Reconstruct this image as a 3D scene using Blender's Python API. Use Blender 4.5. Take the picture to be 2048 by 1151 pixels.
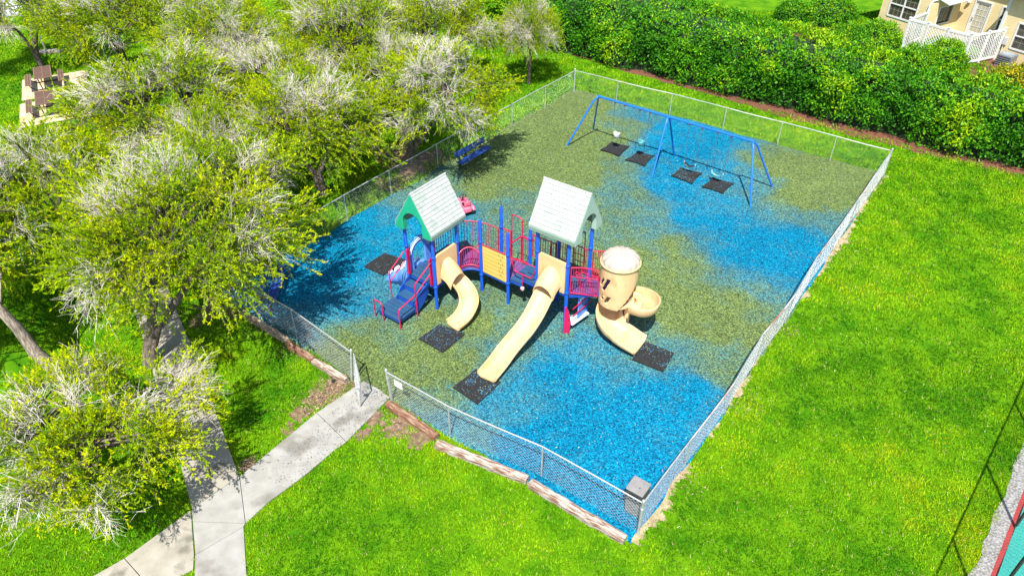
import bpy, bmesh, math, random
import numpy as np
from mathutils import Vector, Matrix

for o in list(bpy.data.objects):
    bpy.data.objects.remove(o, do_unlink=True)
SC = bpy.context.scene
COL = SC.collection
R = math.radians

# ------------------------------------------------------------------ camera
CAM_H = 15.5
cd = bpy.data.cameras.new('camera'); cam = bpy.data.objects.new('camera', cd); COL.objects.link(cam)
cam.location = (0, 0, CAM_H)
cam.rotation_euler = (R(90 - 37.46), 0, 0)
cd.sensor_width = 36.0; cd.lens = 25.49; cd.clip_start = 0.1; cd.clip_end = 800
SC.camera = cam
SC.render.resolution_x = 1024; SC.render.resolution_y = 575
# ------------------------------------------------------------------ sky, sun, exposure
SUN_EL, SHADOW_AZ = R(58.5), R(9.0)
w = bpy.data.worlds.new('World'); SC.world = w; w.use_nodes = True
nt = w.node_tree; bg = nt.nodes['Background']
sk = nt.nodes.new('ShaderNodeTexSky'); sk.sky_type = 'NISHITA'; sk.sun_disc = False
sk.sun_elevation = SUN_EL; sk.sun_rotation = SHADOW_AZ + math.pi
nt.links.new(sk.outputs[0], bg.inputs[0]); bg.inputs[1].default_value = 0.115
sl = bpy.data.lights.new('sun', 'SUN'); sl.energy = 5.0; sl.angle = R(0.53); sl.color = (1.0, 0.955, 0.88)
so = bpy.data.objects.new('sun', sl); COL.objects.link(so)
sd = Vector((math.sin(SHADOW_AZ)*math.cos(SUN_EL), math.cos(SHADOW_AZ)*math.cos(SUN_EL), -math.sin(SUN_EL)))
so.rotation_euler = sd.to_track_quat('-Z', 'Y').to_euler(); so.location = (-5, -10, 40)
vs = SC.view_settings
vs.view_transform = 'Standard'; vs.look = 'None'; vs.gamma = 1.0; vs.use_curve_mapping = False; vs.exposure = 1.05
SC.cycles.max_bounces = 6; SC.cycles.diffuse_bounces = 3; SC.cycles.glossy_bounces = 2; SC.cycles.transmission_bounces = 3

# ------------------------------------------------------------------ helpers
rng = np.random.default_rng(7)
random.seed(7)
CXY = np.array([3.06, 10.42]); UA = np.array([.595, .804]); VA = np.array([-.804, .595])
def W(u, v):                      # play yard coordinates -> ground
    p = CXY + u*UA + v*VA
    return float(p[0]), float(p[1])
YARD_ROT = math.atan2(.804, .595)

def vnoise(x, y, s, seed=0):
    """smooth value noise in -1..1"""
    r = np.random.default_rng(seed + 991).random((64, 64))*2 - 1
    x = np.asarray(x, float)/s + 13.7*seed; y = np.asarray(y, float)/s + 7.3*seed
    xi = np.floor(x).astype(int); yi = np.floor(y).astype(int); fx = x - xi; fy = y - yi
    fx = fx*fx*(3-2*fx); fy = fy*fy*(3-2*fy)
    g = lambda a, b: r[a % 64, b % 64]
    return (g(xi, yi)*(1-fx)+g(xi+1, yi)*fx)*(1-fy) + (g(xi, yi+1)*(1-fx)+g(xi+1, yi+1)*fx)*fy
def fbm(x, y, s, seed=0, n=3):
    t = 0
    for i in range(n): t = t + vnoise(x, y, s/2**i, seed+i)*0.55**i
    return t

def node(nt, t, **kw):
    n = nt.nodes.new(t)
    for k, v in kw.items(): setattr(n, k, v)
    return n
MATS = {}
def mat(name, col, col2=None, rough=.55, scale=6.0, bump=0.0, bscale=None, metal=0.0, spec=.5, attr=False, trans=0.0, detail=5, lo=.35, hi=.65, stretch=None, coat=0.0, col3=None, scale3=1.5):
    """principled material; col/col2 mixed by noise, optional wear colour col3, relief, vertex colour multiply, leaf translucency"""
    m = bpy.data.materials.new(name); m.use_nodes = True; nt = m.node_tree
    b = nt.nodes['Principled BSDF']; L = nt.links.new
    b.inputs['Roughness'].default_value = rough; b.inputs['Metallic'].default_value = metal
    b.inputs['Specular IOR Level'].default_value = spec
    b.inputs['Coat Weight'].default_value = coat
    out = None
    tc = node(nt, 'ShaderNodeTexCoord'); vec = tc.outputs['Object']
    if stretch:
        mp = node(nt, 'ShaderNodeMapping'); mp.inputs['Scale'].default_value = stretch; L(vec, mp.inputs[0]); vec = mp.outputs[0]
    def noise(s, d=detail):
        n = node(nt, 'ShaderNodeTexNoise'); n.inputs['Scale'].default_value = s; n.inputs['Detail'].default_value = d; L(vec, n.inputs['Vector']); return n
    def ramp(src, a, c):
        r = node(nt, 'ShaderNodeMapRange'); r.inputs[1].default_value = a; r.inputs[2].default_value = c; L(src, r.inputs[0]); return r.outputs[0]
    rgb = node(nt, 'ShaderNodeRGB'); rgb.outputs[0].default_value = (*col, 1); cur = rgb.outputs[0]
    def mix(fac, a, c):
        x = node(nt, 'ShaderNodeMix', data_type='RGBA'); L(fac, x.inputs[0]); L(a, x.inputs[6])
        if isinstance(c, tuple): x.inputs[7].default_value = (*c, 1)
        else: L(c, x.inputs[7])
        return x.outputs[2]
    if col2: cur = mix(ramp(noise(scale).outputs[0], lo, hi), cur, col2)
    if col3: cur = mix(ramp(noise(scale3, 8).outputs[0], .54, .66), cur, col3)
    if attr:
        at = node(nt, 'ShaderNodeAttribute', attribute_name='col')
        x = node(nt, 'ShaderNodeMix', data_type='RGBA', blend_type='MULTIPLY'); x.inputs[0].default_value = 1
        L(cur, x.inputs[6]); L(at.outputs[0], x.inputs[7]); cur = x.outputs[2]
    L(cur, b.inputs['Base Color'])
    if bump:
        bp = node(nt, 'ShaderNodeBump'); bp.inputs['Strength'].default_value = bump; bp.inputs['Distance'].default_value = .02
        L(noise(bscale or scale*3).outputs[0], bp.inputs['Height']); L(bp.outputs[0], b.inputs['Normal'])
    if trans:
        tr = node(nt, 'ShaderNodeBsdfTranslucent'); L(cur, tr.inputs[0])
        ms = node(nt, 'ShaderNodeMixShader'); ms.inputs[0].default_value = trans
        L(b.outputs[0], ms.inputs[1]); L(tr.outputs[0], ms.inputs[2]); L(ms.outputs[0], nt.nodes['Material Output'].inputs[0])
    MATS[name] = m
    return m

def tag(o, label=None, cat=None, group=None, kind=None):
    if label: o['label'] = label
    if cat: o['category'] = cat
    if group: o['group'] = group
    if kind: o['kind'] = kind
    return o
def link(name, me, parent=None, loc=None, rz=0.0):
    o = bpy.data.objects.new(name, me); COL.objects.link(o)
    if parent: o.parent = parent
    if loc is not None: o.location = loc
    if rz: o.rotation_euler = (0, 0, rz)
    return o
def thing(name, label, cat, loc=(0, 0, 0), rz=0.0, group=None):
    return tag(link(name, None, None, loc, rz), label, cat, group)
def struct(name, me, **kw): return tag(link(name, me, **kw), kind='structure')

class MB:
    """collects shapes for one mesh"""
    def __init__(s): s.v = []; s.f = []; s.sm = []
    def add(s, vs, fs, smooth=False):
        n = len(s.v); s.v += [tuple(map(float, p)) for p in vs]
        s.f += [tuple(i+n for i in f) for f in fs]; s.sm += [smooth]*len(fs)
        return s
    def box(s, lo, hi, M=None):
        x0, y0, z0 = lo; x1, y1, z1 = hi
        vs = [Vector(p) for p in ((x0,y0,z0),(x1,y0,z0),(x1,y1,z0),(x0,y1,z0),(x0,y0,z1),(x1,y0,z1),(x1,y1,z1),(x0,y1,z1))]
        if M: vs = [M @ p for p in vs]
        return s.add(vs, [(0,3,2,1),(4,5,6,7),(0,1,5,4),(1,2,6,5),(2,3,7,6),(3,0,4,7)])
    def bbox(s, lo, hi, b=.01, M=None):
        """box with chamfered vertical + top edges"""
        x0, y0, z0 = lo; x1, y1, z1 = hi
        b = min(b, (x1-x0)*.45, (y1-y0)*.45, (z1-z0)*.45)
        def ring(i, z): return [(x0+i,y0,z),(x1-i,y0,z),(x1,y0+i,z),(x1,y1-i,z),(x1-i,y1,z),(x0+i,y1,z),(x0,y1-i,z),(x0,y0+i,z)]
        def inset(z): return [(x0+b*1.4,y0+b*.7,z),(x1-b*1.4,y0+b*.7,z),(x1-b*.7,y0+b*1.4,z),(x1-b*.7,y1-b*1.4,z),(x1-b*1.4,y1-b*.7,z),(x0+b*1.4,y1-b*.7,z),(x0+b*.7,y1-b*1.4,z),(x0+b*.7,y0+b*1.4,z)]
        vs = [Vector(p) for p in inset(z0)+ring(b, z0+b)+ring(b, z1-b)+inset(z1)]
        if M: vs = [M @ p for p in vs]
        fs = [tuple(range(7,-1,-1)), tuple(range(24,32))]
        for k in range(3):
            for i in range(8):
                j = (i+1) % 8; fs.append((k*8+i, k*8+j, k*8+8+j, k*8+8+i))
        return s.add(vs, fs)
    def tube(s, pts, r, n=8, caps=True, smooth=True):
        pts = [Vector(p) for p in pts]; rs = r if isinstance(r, (list, tuple)) else [r]*len(pts)
        rings = []; up = None
        for i, p in enumerate(pts):
            t = (pts[min(i+1, len(pts)-1)] - pts[max(i-1, 0)]).normalized()
            if up is None: up = t.orthogonal().normalized()
            a = (up - t*up.dot(t)); a = a.normalized() if a.length > 1e-5 else t.orthogonal().normalized(); up = a; bb = t.cross(a)
            rings.append([p + (a*math.cos(2*math.pi*k/n) + bb*math.sin(2*math.pi*k/n))*rs[i] for k in range(n)])
        vs = [q for g in rings for q in g]; fs = []
        for i in range(len(pts)-1):
            for k in range(n):
                j = (k+1) % n; fs.append((i*n+k, i*n+j, (i+1)*n+j, (i+1)*n+k))
        s.add(vs, fs, smooth)
        if caps:
            s.add(rings[0], [tuple(range(n-1, -1, -1))]); s.add(rings[-1], [tuple(range(n))])
        return s
    def loft(s, rings, closed=False, smooth=True, caps=False):
        n = len(rings[0]); vs = [p for g in rings for p in g]; fs = []
        for i in range(len(rings)-1):
            for k in range(n if closed else n-1):
                j = (k+1) % n; fs.append((i*n+k, i*n+j, (i+1)*n+j, (i+1)*n+k))
        s.add(vs, fs, smooth)
        if caps: s.add(rings[0], [tuple(range(n-1, -1, -1))]); s.add(rings[-1], [tuple(range(n))])
        return s
    def prism(s, poly, z0, z1, M=None):
        n = len(poly); vs = [Vector((p[0], p[1], z0)) for p in poly] + [Vector((p[0], p[1], z1)) for p in poly]
        if M: vs = [M @ p for p in vs]
        return s.add(vs, [tuple(range(n-1, -1, -1)), tuple(range(n, 2*n))] + [(i, (i+1) % n, n+(i+1) % n, n+i) for i in range(n)])
    def mesh(s, name, m):
        me = bpy.data.meshes.new(name); me.from_pydata(s.v, [], s.f); me.update()
        me.polygons.foreach_set('use_smooth', s.sm)
        if m: me.materials.append(MATS[m] if isinstance(m, str) else m)
        return me
    def build(s, name, m, parent=None, loc=None, rz=0.0): return link(name, s.mesh(name, m), parent, loc, rz)

def np_mesh(name, V, F, m, col=None, smooth=False):
    """V (n,3), F (k,3 or 4) arrays, col (n,3) point colours"""
    V = np.ascontiguousarray(V, np.float32); F = np.ascontiguousarray(F, np.int32); k = F.shape[1]
    me = bpy.data.meshes.new(name); me.vertices.add(len(V)); me.vertices.foreach_set('co', V.ravel())
    me.loops.add(F.size); me.loops.foreach_set('vertex_index', F.ravel())
    me.polygons.add(len(F)); me.polygons.foreach_set('loop_start', np.arange(0, F.size, k, dtype=np.int32))
    try: me.polygons.foreach_set('loop_total', np.full(len(F), k, np.int32))
    except Exception: pass
    if col is not None:
        a = me.attributes.new('col', 'FLOAT_COLOR', 'POINT')
        a.data.foreach_set('color', np.concatenate([col, np.ones((len(V), 1))], 1).astype(np.float32).ravel())
    me.update(calc_edges=True)
    me.polygons.foreach_set('use_smooth', np.full(len(F), smooth))
    me.materials.append(MATS[m]); me.validate()
    return me
def norm(a): return a/np.maximum(np.linalg.norm(a, axis=-1, keepdims=True), 1e-9)
def leaf_quads(P, D, N, ln, wd):
    """rhombus leaves: base P, direction D, side vector N"""
    ln = np.asarray(ln)[:, None]; wd = np.asarray(wd)[:, None]
    S = norm(np.cross(D, N))
    V = np.stack([P, P + D*ln*.5 + S*wd*.5, P + D*ln, P + D*ln*.5 - S*wd*.5], 1).reshape(-1, 3)
    return V, np.arange(len(V)).reshape(-1, 4)
def inpoly(x, y, poly):
    x = np.asarray(x); y = np.asarray(y); c = np.zeros(x.shape, bool); n = len(poly)
    for i in range(n):
        x0, y0 = poly[i]; x1, y1 = poly[(i+1) % n]
        if y0 == y1: continue
        c ^= ((y0 > y) != (y1 > y)) & (x < (x1-x0)*(y-y0)/(y1-y0) + x0)
    return c
def yardM(u, v, z=0.0, rz=0.0):
    x, y = W(u, v); return Matrix.Translation((x, y, z)) @ Matrix.Rotation(YARD_ROT+rz, 4, 'Z')

# ------------------------------------------------------------------ materials
mat('lawn', (.035, .13, .002), (.09, .21, .003), rough=.95, scale=1.3, bump=.6, bscale=60, spec=.05)
mat('grass', (1, 1, 1), rough=.7, attr=True, trans=.3, spec=.1)
mat('mulch', (1, 1, 1), (.42, .5, .58), rough=.85, scale=38, bump=1.0, bscale=55, attr=True, lo=.3, hi=.7, spec=.08)
_m = MATS['mulch']; _t = _m.node_tree; _b = _t.nodes['Principled BSDF']; _src = _b.inputs['Base Color'].links[0].from_socket
_tc = node(_t, 'ShaderNodeTexCoord'); _v = node(_t, 'ShaderNodeTexVoronoi'); _v.inputs['Scale'].default_value = 27; _t.links.new(_tc.outputs['Object'], _v.inputs['Vector'])
_sp = node(_t, 'ShaderNodeSeparateColor'); _t.links.new(_v.outputs['Color'], _sp.inputs[0])
_r = node(_t, 'ShaderNodeValToRGB'); _r.color_ramp.interpolation = 'CONSTANT'; _t.links.new(_sp.outputs[0], _r.inputs[0])
for _p, _c in ((0, (.32, .37, .43)), (.14, (.62, .62, .62)), (.36, (.9, .9, .9)), (.60, (1.15, 1.1, 1.02)), (.80, (1.5, 1.4, 1.2)), (.95, (1.9, 1.8, 1.35))):
    _e = _r.color_ramp.elements[0] if _p == 0 else _r.color_ramp.elements.new(_p)
    _e.position = _p; _e.color = (*_c, 1)
_r.color_ramp.elements.remove(_r.color_ramp.elements[-1])
_x = node(_t, 'ShaderNodeMix', data_type='RGBA', blend_type='MULTIPLY'); _x.inputs[0].default_value = 1
_t.links.new(_src, _x.inputs[6]); _t.links.new(_r.outputs[0], _x.inputs[7]); _t.links.new(_x.outputs[2], _b.inputs['Base Color'])
mat('chips', (1, 1, 1), rough=.75, attr=True, spec=.15)
mat('concrete', (.285, .278, .255), (.23, .222, .20), rough=.88, scale=2.6, bump=.3, bscale=60, col3=(.165, .155, .135), scale3=1.1, spec=.3)
mat('concrete_old', (.31, .285, .235), (.25, .23, .185), rough=.9, scale=2.6, bump=.35, bscale=70, col3=(.15, .14, .11), scale3=1.6, spec=.25)
mat('pad', (.52, .43, .30), (.42, .27, .12), rough=.85, scale=1.4, bump=.2, col3=(.5, .45, .36))
mat('joint', (.05, .045, .04), rough=.95)
mat('soil', (.20, .135, .085), (.10, .06, .035), rough=.95, scale=7, bump=.8, bscale=40)
mat('sand', (.36, .29, .17), (.20, .155, .08), rough=.95, scale=5, bump=.6, bscale=50)
mat('straw', (1, 1, 1), rough=.9, attr=True, spec=.1)
mat('redmulch', (.17, .065, .03), (.07, .025, .014), rough=.95, scale=18, bump=.9, bscale=45)
mat('gravel', (.34, .33, .31), (.12, .11, .10), rough=.9, scale=20, bump=.8, bscale=40)
mat('courtred', (.30, .032, .03), (.23, .028, .025), rough=.8, scale=6)
mat('courtgreen', (.02, .16, .12), (.025, .2, .15), rough=.8, scale=6)
mat('galv', (.52, .54, .55), (.40, .42, .43), rough=.42, scale=9, metal=.55, spec=.5)
mat('galv_rust', (.50, .50, .49), (.36, .13, .05), rough=.6, scale=1.1, metal=.35, lo=.52, hi=.66)
mat('wire', (.62, .64, .65), (.50, .52, .53), rough=.4, scale=4, metal=.45)
mat('timber', (.38, .34, .29), (.16, .07, .035), rough=.9, scale=2.6, bump=1.0, bscale=14, stretch=(1, 9, 9), lo=.43, hi=.60)
mat('timber_brown', (.28, .19, .13), (.15, .055, .025), rough=.9, scale=2.6, bump=1.0, bscale=14, stretch=(1, 9, 9), lo=.36, hi=.56)
mat('timber_grey', (.34, .28, .21), (.16, .10, .06), rough=.95, scale=2.6, bump=.8, bscale=14, stretch=(1, 9, 9))
mat('post_blue', (.004, .075, .48), (.004, .06, .42), rough=.38, scale=3, coat=.2, bump=.03)
mat('swing_blue', (.006, .13, .55), (.005, .11, .48), rough=.36, scale=4, coat=.2)
mat('deck_blue', (.010, .05, .12), (.014, .065, .15), rough=.6, scale=5, bump=.15, bscale=90)
mat('step_blue', (.006, .05, .30), (.008, .065, .36), rough=.5, scale=4)
mat('deck_purple', (.13, .05, .17), (.10, .04, .14), rough=.6, scale=5, bump=.15, bscale=90)
mat('panel_blue', (.10, .24, .66), (.08, .20, .60), rough=.45, scale=3)
mat('petal', (.62, .72, .88), (.52, .64, .85), rough=.5, scale=6)
mat('red', (.46, .005, .06), (.38, .005, .055), rough=.36, scale=5, coat=.3)
mat('red_shaded', (.36, .008, .045), (.28, .008, .04), rough=.45, scale=5)  # shade painted in: the red pipe colour, darkened for parts standing in shadow
mat('yellow', (.62, .41, .215), (.58, .37, .18), rough=.48, scale=2.2, spec=.3, bump=.04, bscale=25, col3=(.48, .30, .14), scale3=2.4)
mat('board_yellow', (.62, .44, .12), (.56, .39, .09), rough=.5, scale=2)
mat('line', (.20, .14, .03), rough=.7)
mat('dome', (.42, .335, .265), (.35, .30, .27), rough=.35, scale=5, spec=.5)
mat('roof_mint', (.185, .265, .22), (.21, .285, .24), rough=.6, scale=4)
mat('shingle', (.325, .345, .33), (.36, .37, .36), rough=.7, scale=3.2, bump=.3, bscale=30, col3=(.275, .315, .29), scale3=2.6, spec=.25)
mat('gable_green', (.01, .33, .19), (.012, .28, .16), rough=.5, scale=3)
mat('gable_pale', (.30, .40, .34), (.25, .38, .31), rough=.55, scale=3)
mat('mat_black', (.014, .014, .015), (.024, .024, .024), rough=.9, scale=12, bump=.5, bscale=90, spec=.2)
mat('black', (.012, .012, .013), (.02, .02, .02), rough=.5, scale=9)
mat('white_plastic', (.46, .46, .45), (.38, .38, .375), rough=.45, scale=7)
mat('teal_seat', (.07, .27, .29), (.06, .23, .26), rough=.4, scale=7)
mat('chain', (.26, .22, .2), (.16, .1, .07), rough=.5, scale=30, metal=.7)
mat('rust', (.20, .055, .025), (.12, .03, .015), rough=.85, scale=20)
mat('bench_blue', (.012, .05, .25), (.01, .04, .20), rough=.5, scale=6)
mat('pink', (.70, .14, .22), (.6, .10, .17), rough=.4, scale=5)
mat('bin_grey', (.22, .21, .205), (.17, .165, .16), rough=.6, scale=5, col3=(.24, .23, .22), scale3=4)
mat('bin_lid', (.22, .21, .205), (.17, .165, .16), rough=.6, scale=6)
mat('muntin', (.22, .21, .17), rough=.6)
mat('bin_black', (.03, .03, .032), (.045, .044, .043), rough=.55, scale=8)
mat('sign', (.78, .78, .75), (.7, .7, .68), rough=.4, scale=4)
mat('bark', (.20, .16, .125), (.05, .036, .027), rough=.95, scale=7, bump=1.0, bscale=18, stretch=(3, 3, .7))
mat('bark_pale', (.34, .28, .23), (.11, .085, .065), rough=.95, scale=7, bump=1.0, bscale=18, stretch=(3, 3, .7))
mat('twig', (.62, .58, .53), (.42, .37, .31), rough=.9, scale=1.1, attr=True, spec=.1)
mat('cutwood', (.62, .36, .2), (.5, .26, .13), rough=.9, scale=9)
mat('leaf', (1, 1, 1), rough=.8, attr=True, trans=.40, spec=.02)
mat('hedgeleaf', (1, 1, 1), rough=.5, attr=True, trans=.3, spec=.22)
mat('hedgecore', (.012, .035, .006), (.006, .018, .004), rough=1, scale=5)
mat('stucco', (.62, .50, .27), (.56, .45, .235), rough=.9, scale=2, bump=.2, bscale=70)
mat('white_trim', (.60, .60, .58), (.54, .54, .52), rough=.5, scale=5)
mat('glass', (.035, .035, .028), (.06, .055, .035), rough=.08, scale=1.2, spec=.8)
mat('blind', (.40, .37, .28), (.36, .33, .25), rough=.3, scale=2, spec=.6)
mat('metalroof', (.60, .66, .68), (.52, .58, .60), rough=.35, metal=.3, scale=3)
mat('ac', (.20, .22, .24), (.15, .165, .18), rough=.5, scale=8, metal=.2)
mat('acfan', (.34, .38, .42), (.26, .29, .32), rough=.45, scale=12, metal=.3)
mat('table_brown', (.11, .06, .042), (.08, .045, .032), rough=.6, scale=14)
mat('table_edge', (.20, .125, .09), (.16, .10, .07), rough=.5, scale=8)
mat('teal_screen', (.015, .52, .42), (.10, .62, .54), rough=.6, scale=16, trans=.25, stretch=(1, 1, 6))
mat('wallgrey', (.50, .52, .55), (.44, .46, .49), rough=.7, scale=3)
mat('lamp_white', (.8, .8, .78), rough=.3)

# ------------------------------------------------------------------ ground, lawn
YA, YB, YC, YD = (3.36, 37.66), (16.35, 28.35), (3.07, 10.40), (-9.97, 19.7)
YARD = [YA, YB, YC, YD]
me = MB().add([(-220, -160, 0), (220, -160, 0), (220, 280, 0), (-220, 280, 0)], [(0, 1, 2, 3)]).mesh('lawn', 'lawn')
struct('lawn', me)

# rubber mulch: blue and green zones worn into each other; (u, v, blueness)
SITES = np.array([(3.6, 16.6, 0.95), (2.4, 14.1, 1.0), (4.8, 15.1, 0.95), (6.2, 14.9, 0.9), (3.4, 10.7, 0.75), (1.8, 12.0, 0.8), (1.7, 10.4, 0.25), (2.9, 9.6, 0.2), (0.6, 10.2, 0.15), (0.1, 8.0, 0.1), (1.9, 7.6, 0.15), (3.8, 8.4, 0.2), (6.2, 8.9, 0.3), (0.5, 6.8, 0.35), (-0.1, 5.6, 0.6), (3.2, 6.7, 0.45), (1.4, 4.9, 0.75), (3.1, 4.7, 0.9), (0.8, 3.1, 0.95), (2.4, 2.5, 1.0), (1.4, 1.0, 1.0), (4.9, 4.4, 0.75), (5.6, 6.0, 0.5), (4.1, 1.8, 0.95), (5.0, 0.7, 0.9), (6.1, 2.0, 0.5), (6.6, 0.6, 0.35), (6.9, 4.2, 0.35), (8.3, 3.1, 0.1), (8.6, 1.5, 0.15), (9.4, 5.6, 0.15), (10.7, 4.3, 0.25), (9.9, 1.1, 0.2), (11.1, 0.9, 0.5), (13.0, 0.7, 0.95), (13.3, 2.5, 0.95), (14.1, 4.9, 0.9), (14.7, 1.1, 0.95), (17.1, 0.9, 0.5), (13.3, 6.7, 0.5), (11.4, 7.9, 0.35), (14.6, 8.3, 0.4), (11.2, 10.2, 0.35), (10.0, 11.8, 0.4), (10.8, 13.5, 0.15), (13.7, 13.2, 0.1), (8.8, 13.4, 0.7), (7.1, 13.1, 0.9), (14.3, 10.9, 0.1), (16.2, 10.0, 0.3), (17.5, 8.9, 0.85), (19.0, 8.7, 0.95), (20.9, 9.6, 0.95), (19.8, 7.5, 1.0), (20.8, 7.0, 0.9), (18.7, 5.8, 0.8), (18.5, 4.5, 0.6), (20.6, 4.7, 0.25), (20.2, 2.9, 0.05), (20.3, 1.3, 0.05), (18.3, 1.9, 0.1), (18.4, 12.1, 0.15), (20.1, 11.7, 0.3), (21.1, 11.4, 0.7), (20.2, 14.7, 0.05), (17.1, 15.7, 0.05), (13.6, 15.1, 0.05), (16.1, 13.5, 0.05), (16.3, 11.4, 0.1), (9.8, 15.5, 0.4), (16.0, 5.7, 0.85), (15.9, 7.3, 0.9)])
BLUE = np.array([.001, .195, .355]); GREEN = np.array([.140, .195, .060])
def mulch_col(u, v):
    u = np.asarray(u, float); v = np.asarray(v, float)
    uu = u + fbm(u, v, 1.3, 3)*.38; vv = v + fbm(u, v, 1.3, 9)*.38
    d2 = (uu[..., None]-SITES[:, 0])**2 + (vv[..., None]-SITES[:, 1])**2
    wt = 1/(d2+.12)**2.2
    b = (wt*SITES[:, 2]).sum(-1)/wt.sum(-1)
    b = np.clip((b-.56)*1.35 + .5 + fbm(u, v, .5, 21)*.12, 0, 1)
    return b
def mulch_z(u, v): return .035 + .02*fbm(u, v, 1.6, 33)
us = np.linspace(-.42, 22.55, 210); vs_ = np.linspace(-.12, 16.25, 152)
UU, VV = np.meshgrid(us, vs_, indexing='ij')
edge = np.minimum.reduce([UU+.42, 22.55-UU, VV+.12, 16.25-VV])
ZZ = mulch_z(UU, VV); ZZ = np.where(edge < .06, -.02, ZZ)
jit = np.where(edge < .3, 1, 0)
XX = CXY[0] + (UU+jit*vnoise(UU, VV, .7, 5)*.10)*UA[0] + (VV+jit*vnoise(UU, VV, .7, 6)*.10)*VA[0]
YY = CXY[1] + (UU+jit*vnoise(UU, VV, .7, 5)*.10)*UA[1] + (VV+jit*vnoise(UU, VV, .7, 6)*.10)*VA[1]
bl = mulch_col(UU, VV)[..., None]
mc = (GREEN*(1-bl) + BLUE*bl)*(1 + .10*fbm(UU, VV, 2.0, 41)[..., None])
i = np.arange(209)[:, None]*152 + np.arange(151)[None]
F = np.stack([i, i+152, i+153, i+1], -1).reshape(-1, 4)
me = np_mesh('rubber_surface', np.stack([XX, YY, ZZ], -1).reshape(-1, 3), F, 'mulch', mc.reshape(-1, 3)*1.0, True)
struct('rubber_surface', me)

def chip_mesh(name, X, Y, Z, C, lo, hi, tilt=.5, wl=.42):
    n = len(X); a = rng.random(n)*6.283; ln = lo + (hi-lo)*rng.random(n)**1.5
    D = np.stack([np.cos(a), np.sin(a), (rng.random(n)-.4)*tilt], -1); D = norm(D)
    N = norm(np.stack([rng.normal(0, tilt, n), rng.normal(0, tilt, n), np.ones(n)], -1))
    P = np.stack([X, Y, Z + .004 + rng.random(n)*.012], -1)
    V, F = leaf_quads(P, D, N, ln, ln*wl)
    return np_mesh(name, V, F, 'chips' if name != 'straw' else 'straw', np.repeat(C, 4, 0))
# individual shreds lying loose on the surface
n = 160000
u = rng.random(n)*22.7 - .38; v = rng.random(n)*16.0 + .05
xw = CXY[0] + u*UA[0] + v*VA[0]; yw = CXY[1] + u*UA[1] + v*VA[1]
b = mulch_col(u, v)
pick = rng.random(n) < np.clip(b*1.1 - .05, 0, 1)
C = np.where(pick[:, None], BLUE*np.array([1.2, 1.15, 1.1]), GREEN*1.1)*(.30 + 1.1*rng.random(n)**1.3)[:, None]
k = rng.random(n)
C = np.where((k < .028)[:, None], np.array([.36, .38, .27])*(.6+.5*rng.random((n, 1))), C)       # pale faded shreds
C = np.where(((k > .028) & (k < .08))[:, None], np.array([.07, .22, .25])*(.7+.6*rng.random((n, 1))), C)
C = np.where((k > .86)[:, None], np.array([.008, .012, .015]), C)
tag(link('rubber_shreds', chip_mesh('rubber_shreds', xw, yw, mulch_z(u, v), C, .02, .062)), 'loose blue and green rubber shreds covering the play yard', 'rubber mulch', kind='stuff')

# ------------------------------------------------------------------ concrete walkway, slab by slab
SLABS = [([(-3.55, 14.98), (-4.45, 15.62), (-5.6, 14.32), (-4.55, 13.25)], 'concrete'),
         ([(-5.6, 14.32), (-7.14, 12.08), (-6.57, 10.66), (-6.17, 11.28), (-5.42, 12.13), (-4.82, 12.96), (-4.55, 13.25)], 'concrete'),
         ([(-7.14, 12.08), (-8.04, 11.08), (-7.89, 10.71), (-6.57, 10.66)], 'concrete'),
         ([(-7.89, 10.71), (-7.51, 9.8), (-6.59, 10.57), (-6.57, 10.66)], 'concrete'),
         ([(-7.51, 9.8), (-7.0, 8.2), (-5.8, 8.2), (-6.13, 9.27), (-6.59, 10.57)], 'concrete'),
         ([(-7.14, 12.08), (-8.19, 13.83), (-9.13, 13.0), (-8.04, 11.08)], 'concrete_old'),
         ([(-8.19, 13.83), (-9.6, 16.23), (-10.66, 15.5), (-9.13, 13.0)], 'concrete_old'),
         ([(-9.6, 16.23), (-11.1, 18.62), (-12.18, 18.04), (-10.66, 15.5)], 'concrete_old'),
         ([(-11.1, 18.62), (-13.0, 21.7), (-14.1, 21.1), (-12.18, 18.04)], 'concrete_old'),
         ([(-8.06, 11.04), (-7.91, 10.71), (-7.53, 9.8), (-7.42, 9.42), (-8.1, 8.9), (-8.61, 9.27), (-9.15, 9.71)], 'concrete_old'),
         ([(-9.15, 9.71), (-8.61, 9.27), (-8.1, 8.9), (-11.2, 6.2), (-12.4, 6.9)], 'concrete_old')]
bed = MB()
for poly, m in SLABS:
    bed.add([(x, y, .012) for x, y in poly], [tuple(range(len(poly)))])
walk = struct('walkway', bed.mesh('walkway', 'joint'))
for k, (poly, m) in enumerate(SLABS):
    cx = sum(p[0] for p in poly)/len(poly); cy = sum(p[1] for p in poly)/len(poly)
    q = [(cx+(x-cx)*(1-.011/math.hypot(x-cx, y-cy)), cy+(y-cy)*(1-.011/math.hypot(x-cx, y-cy))) for x, y in poly]
    MB().prism(q, -.02, .032 + .003*(k % 3)).build('slab', m, walk)

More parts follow.
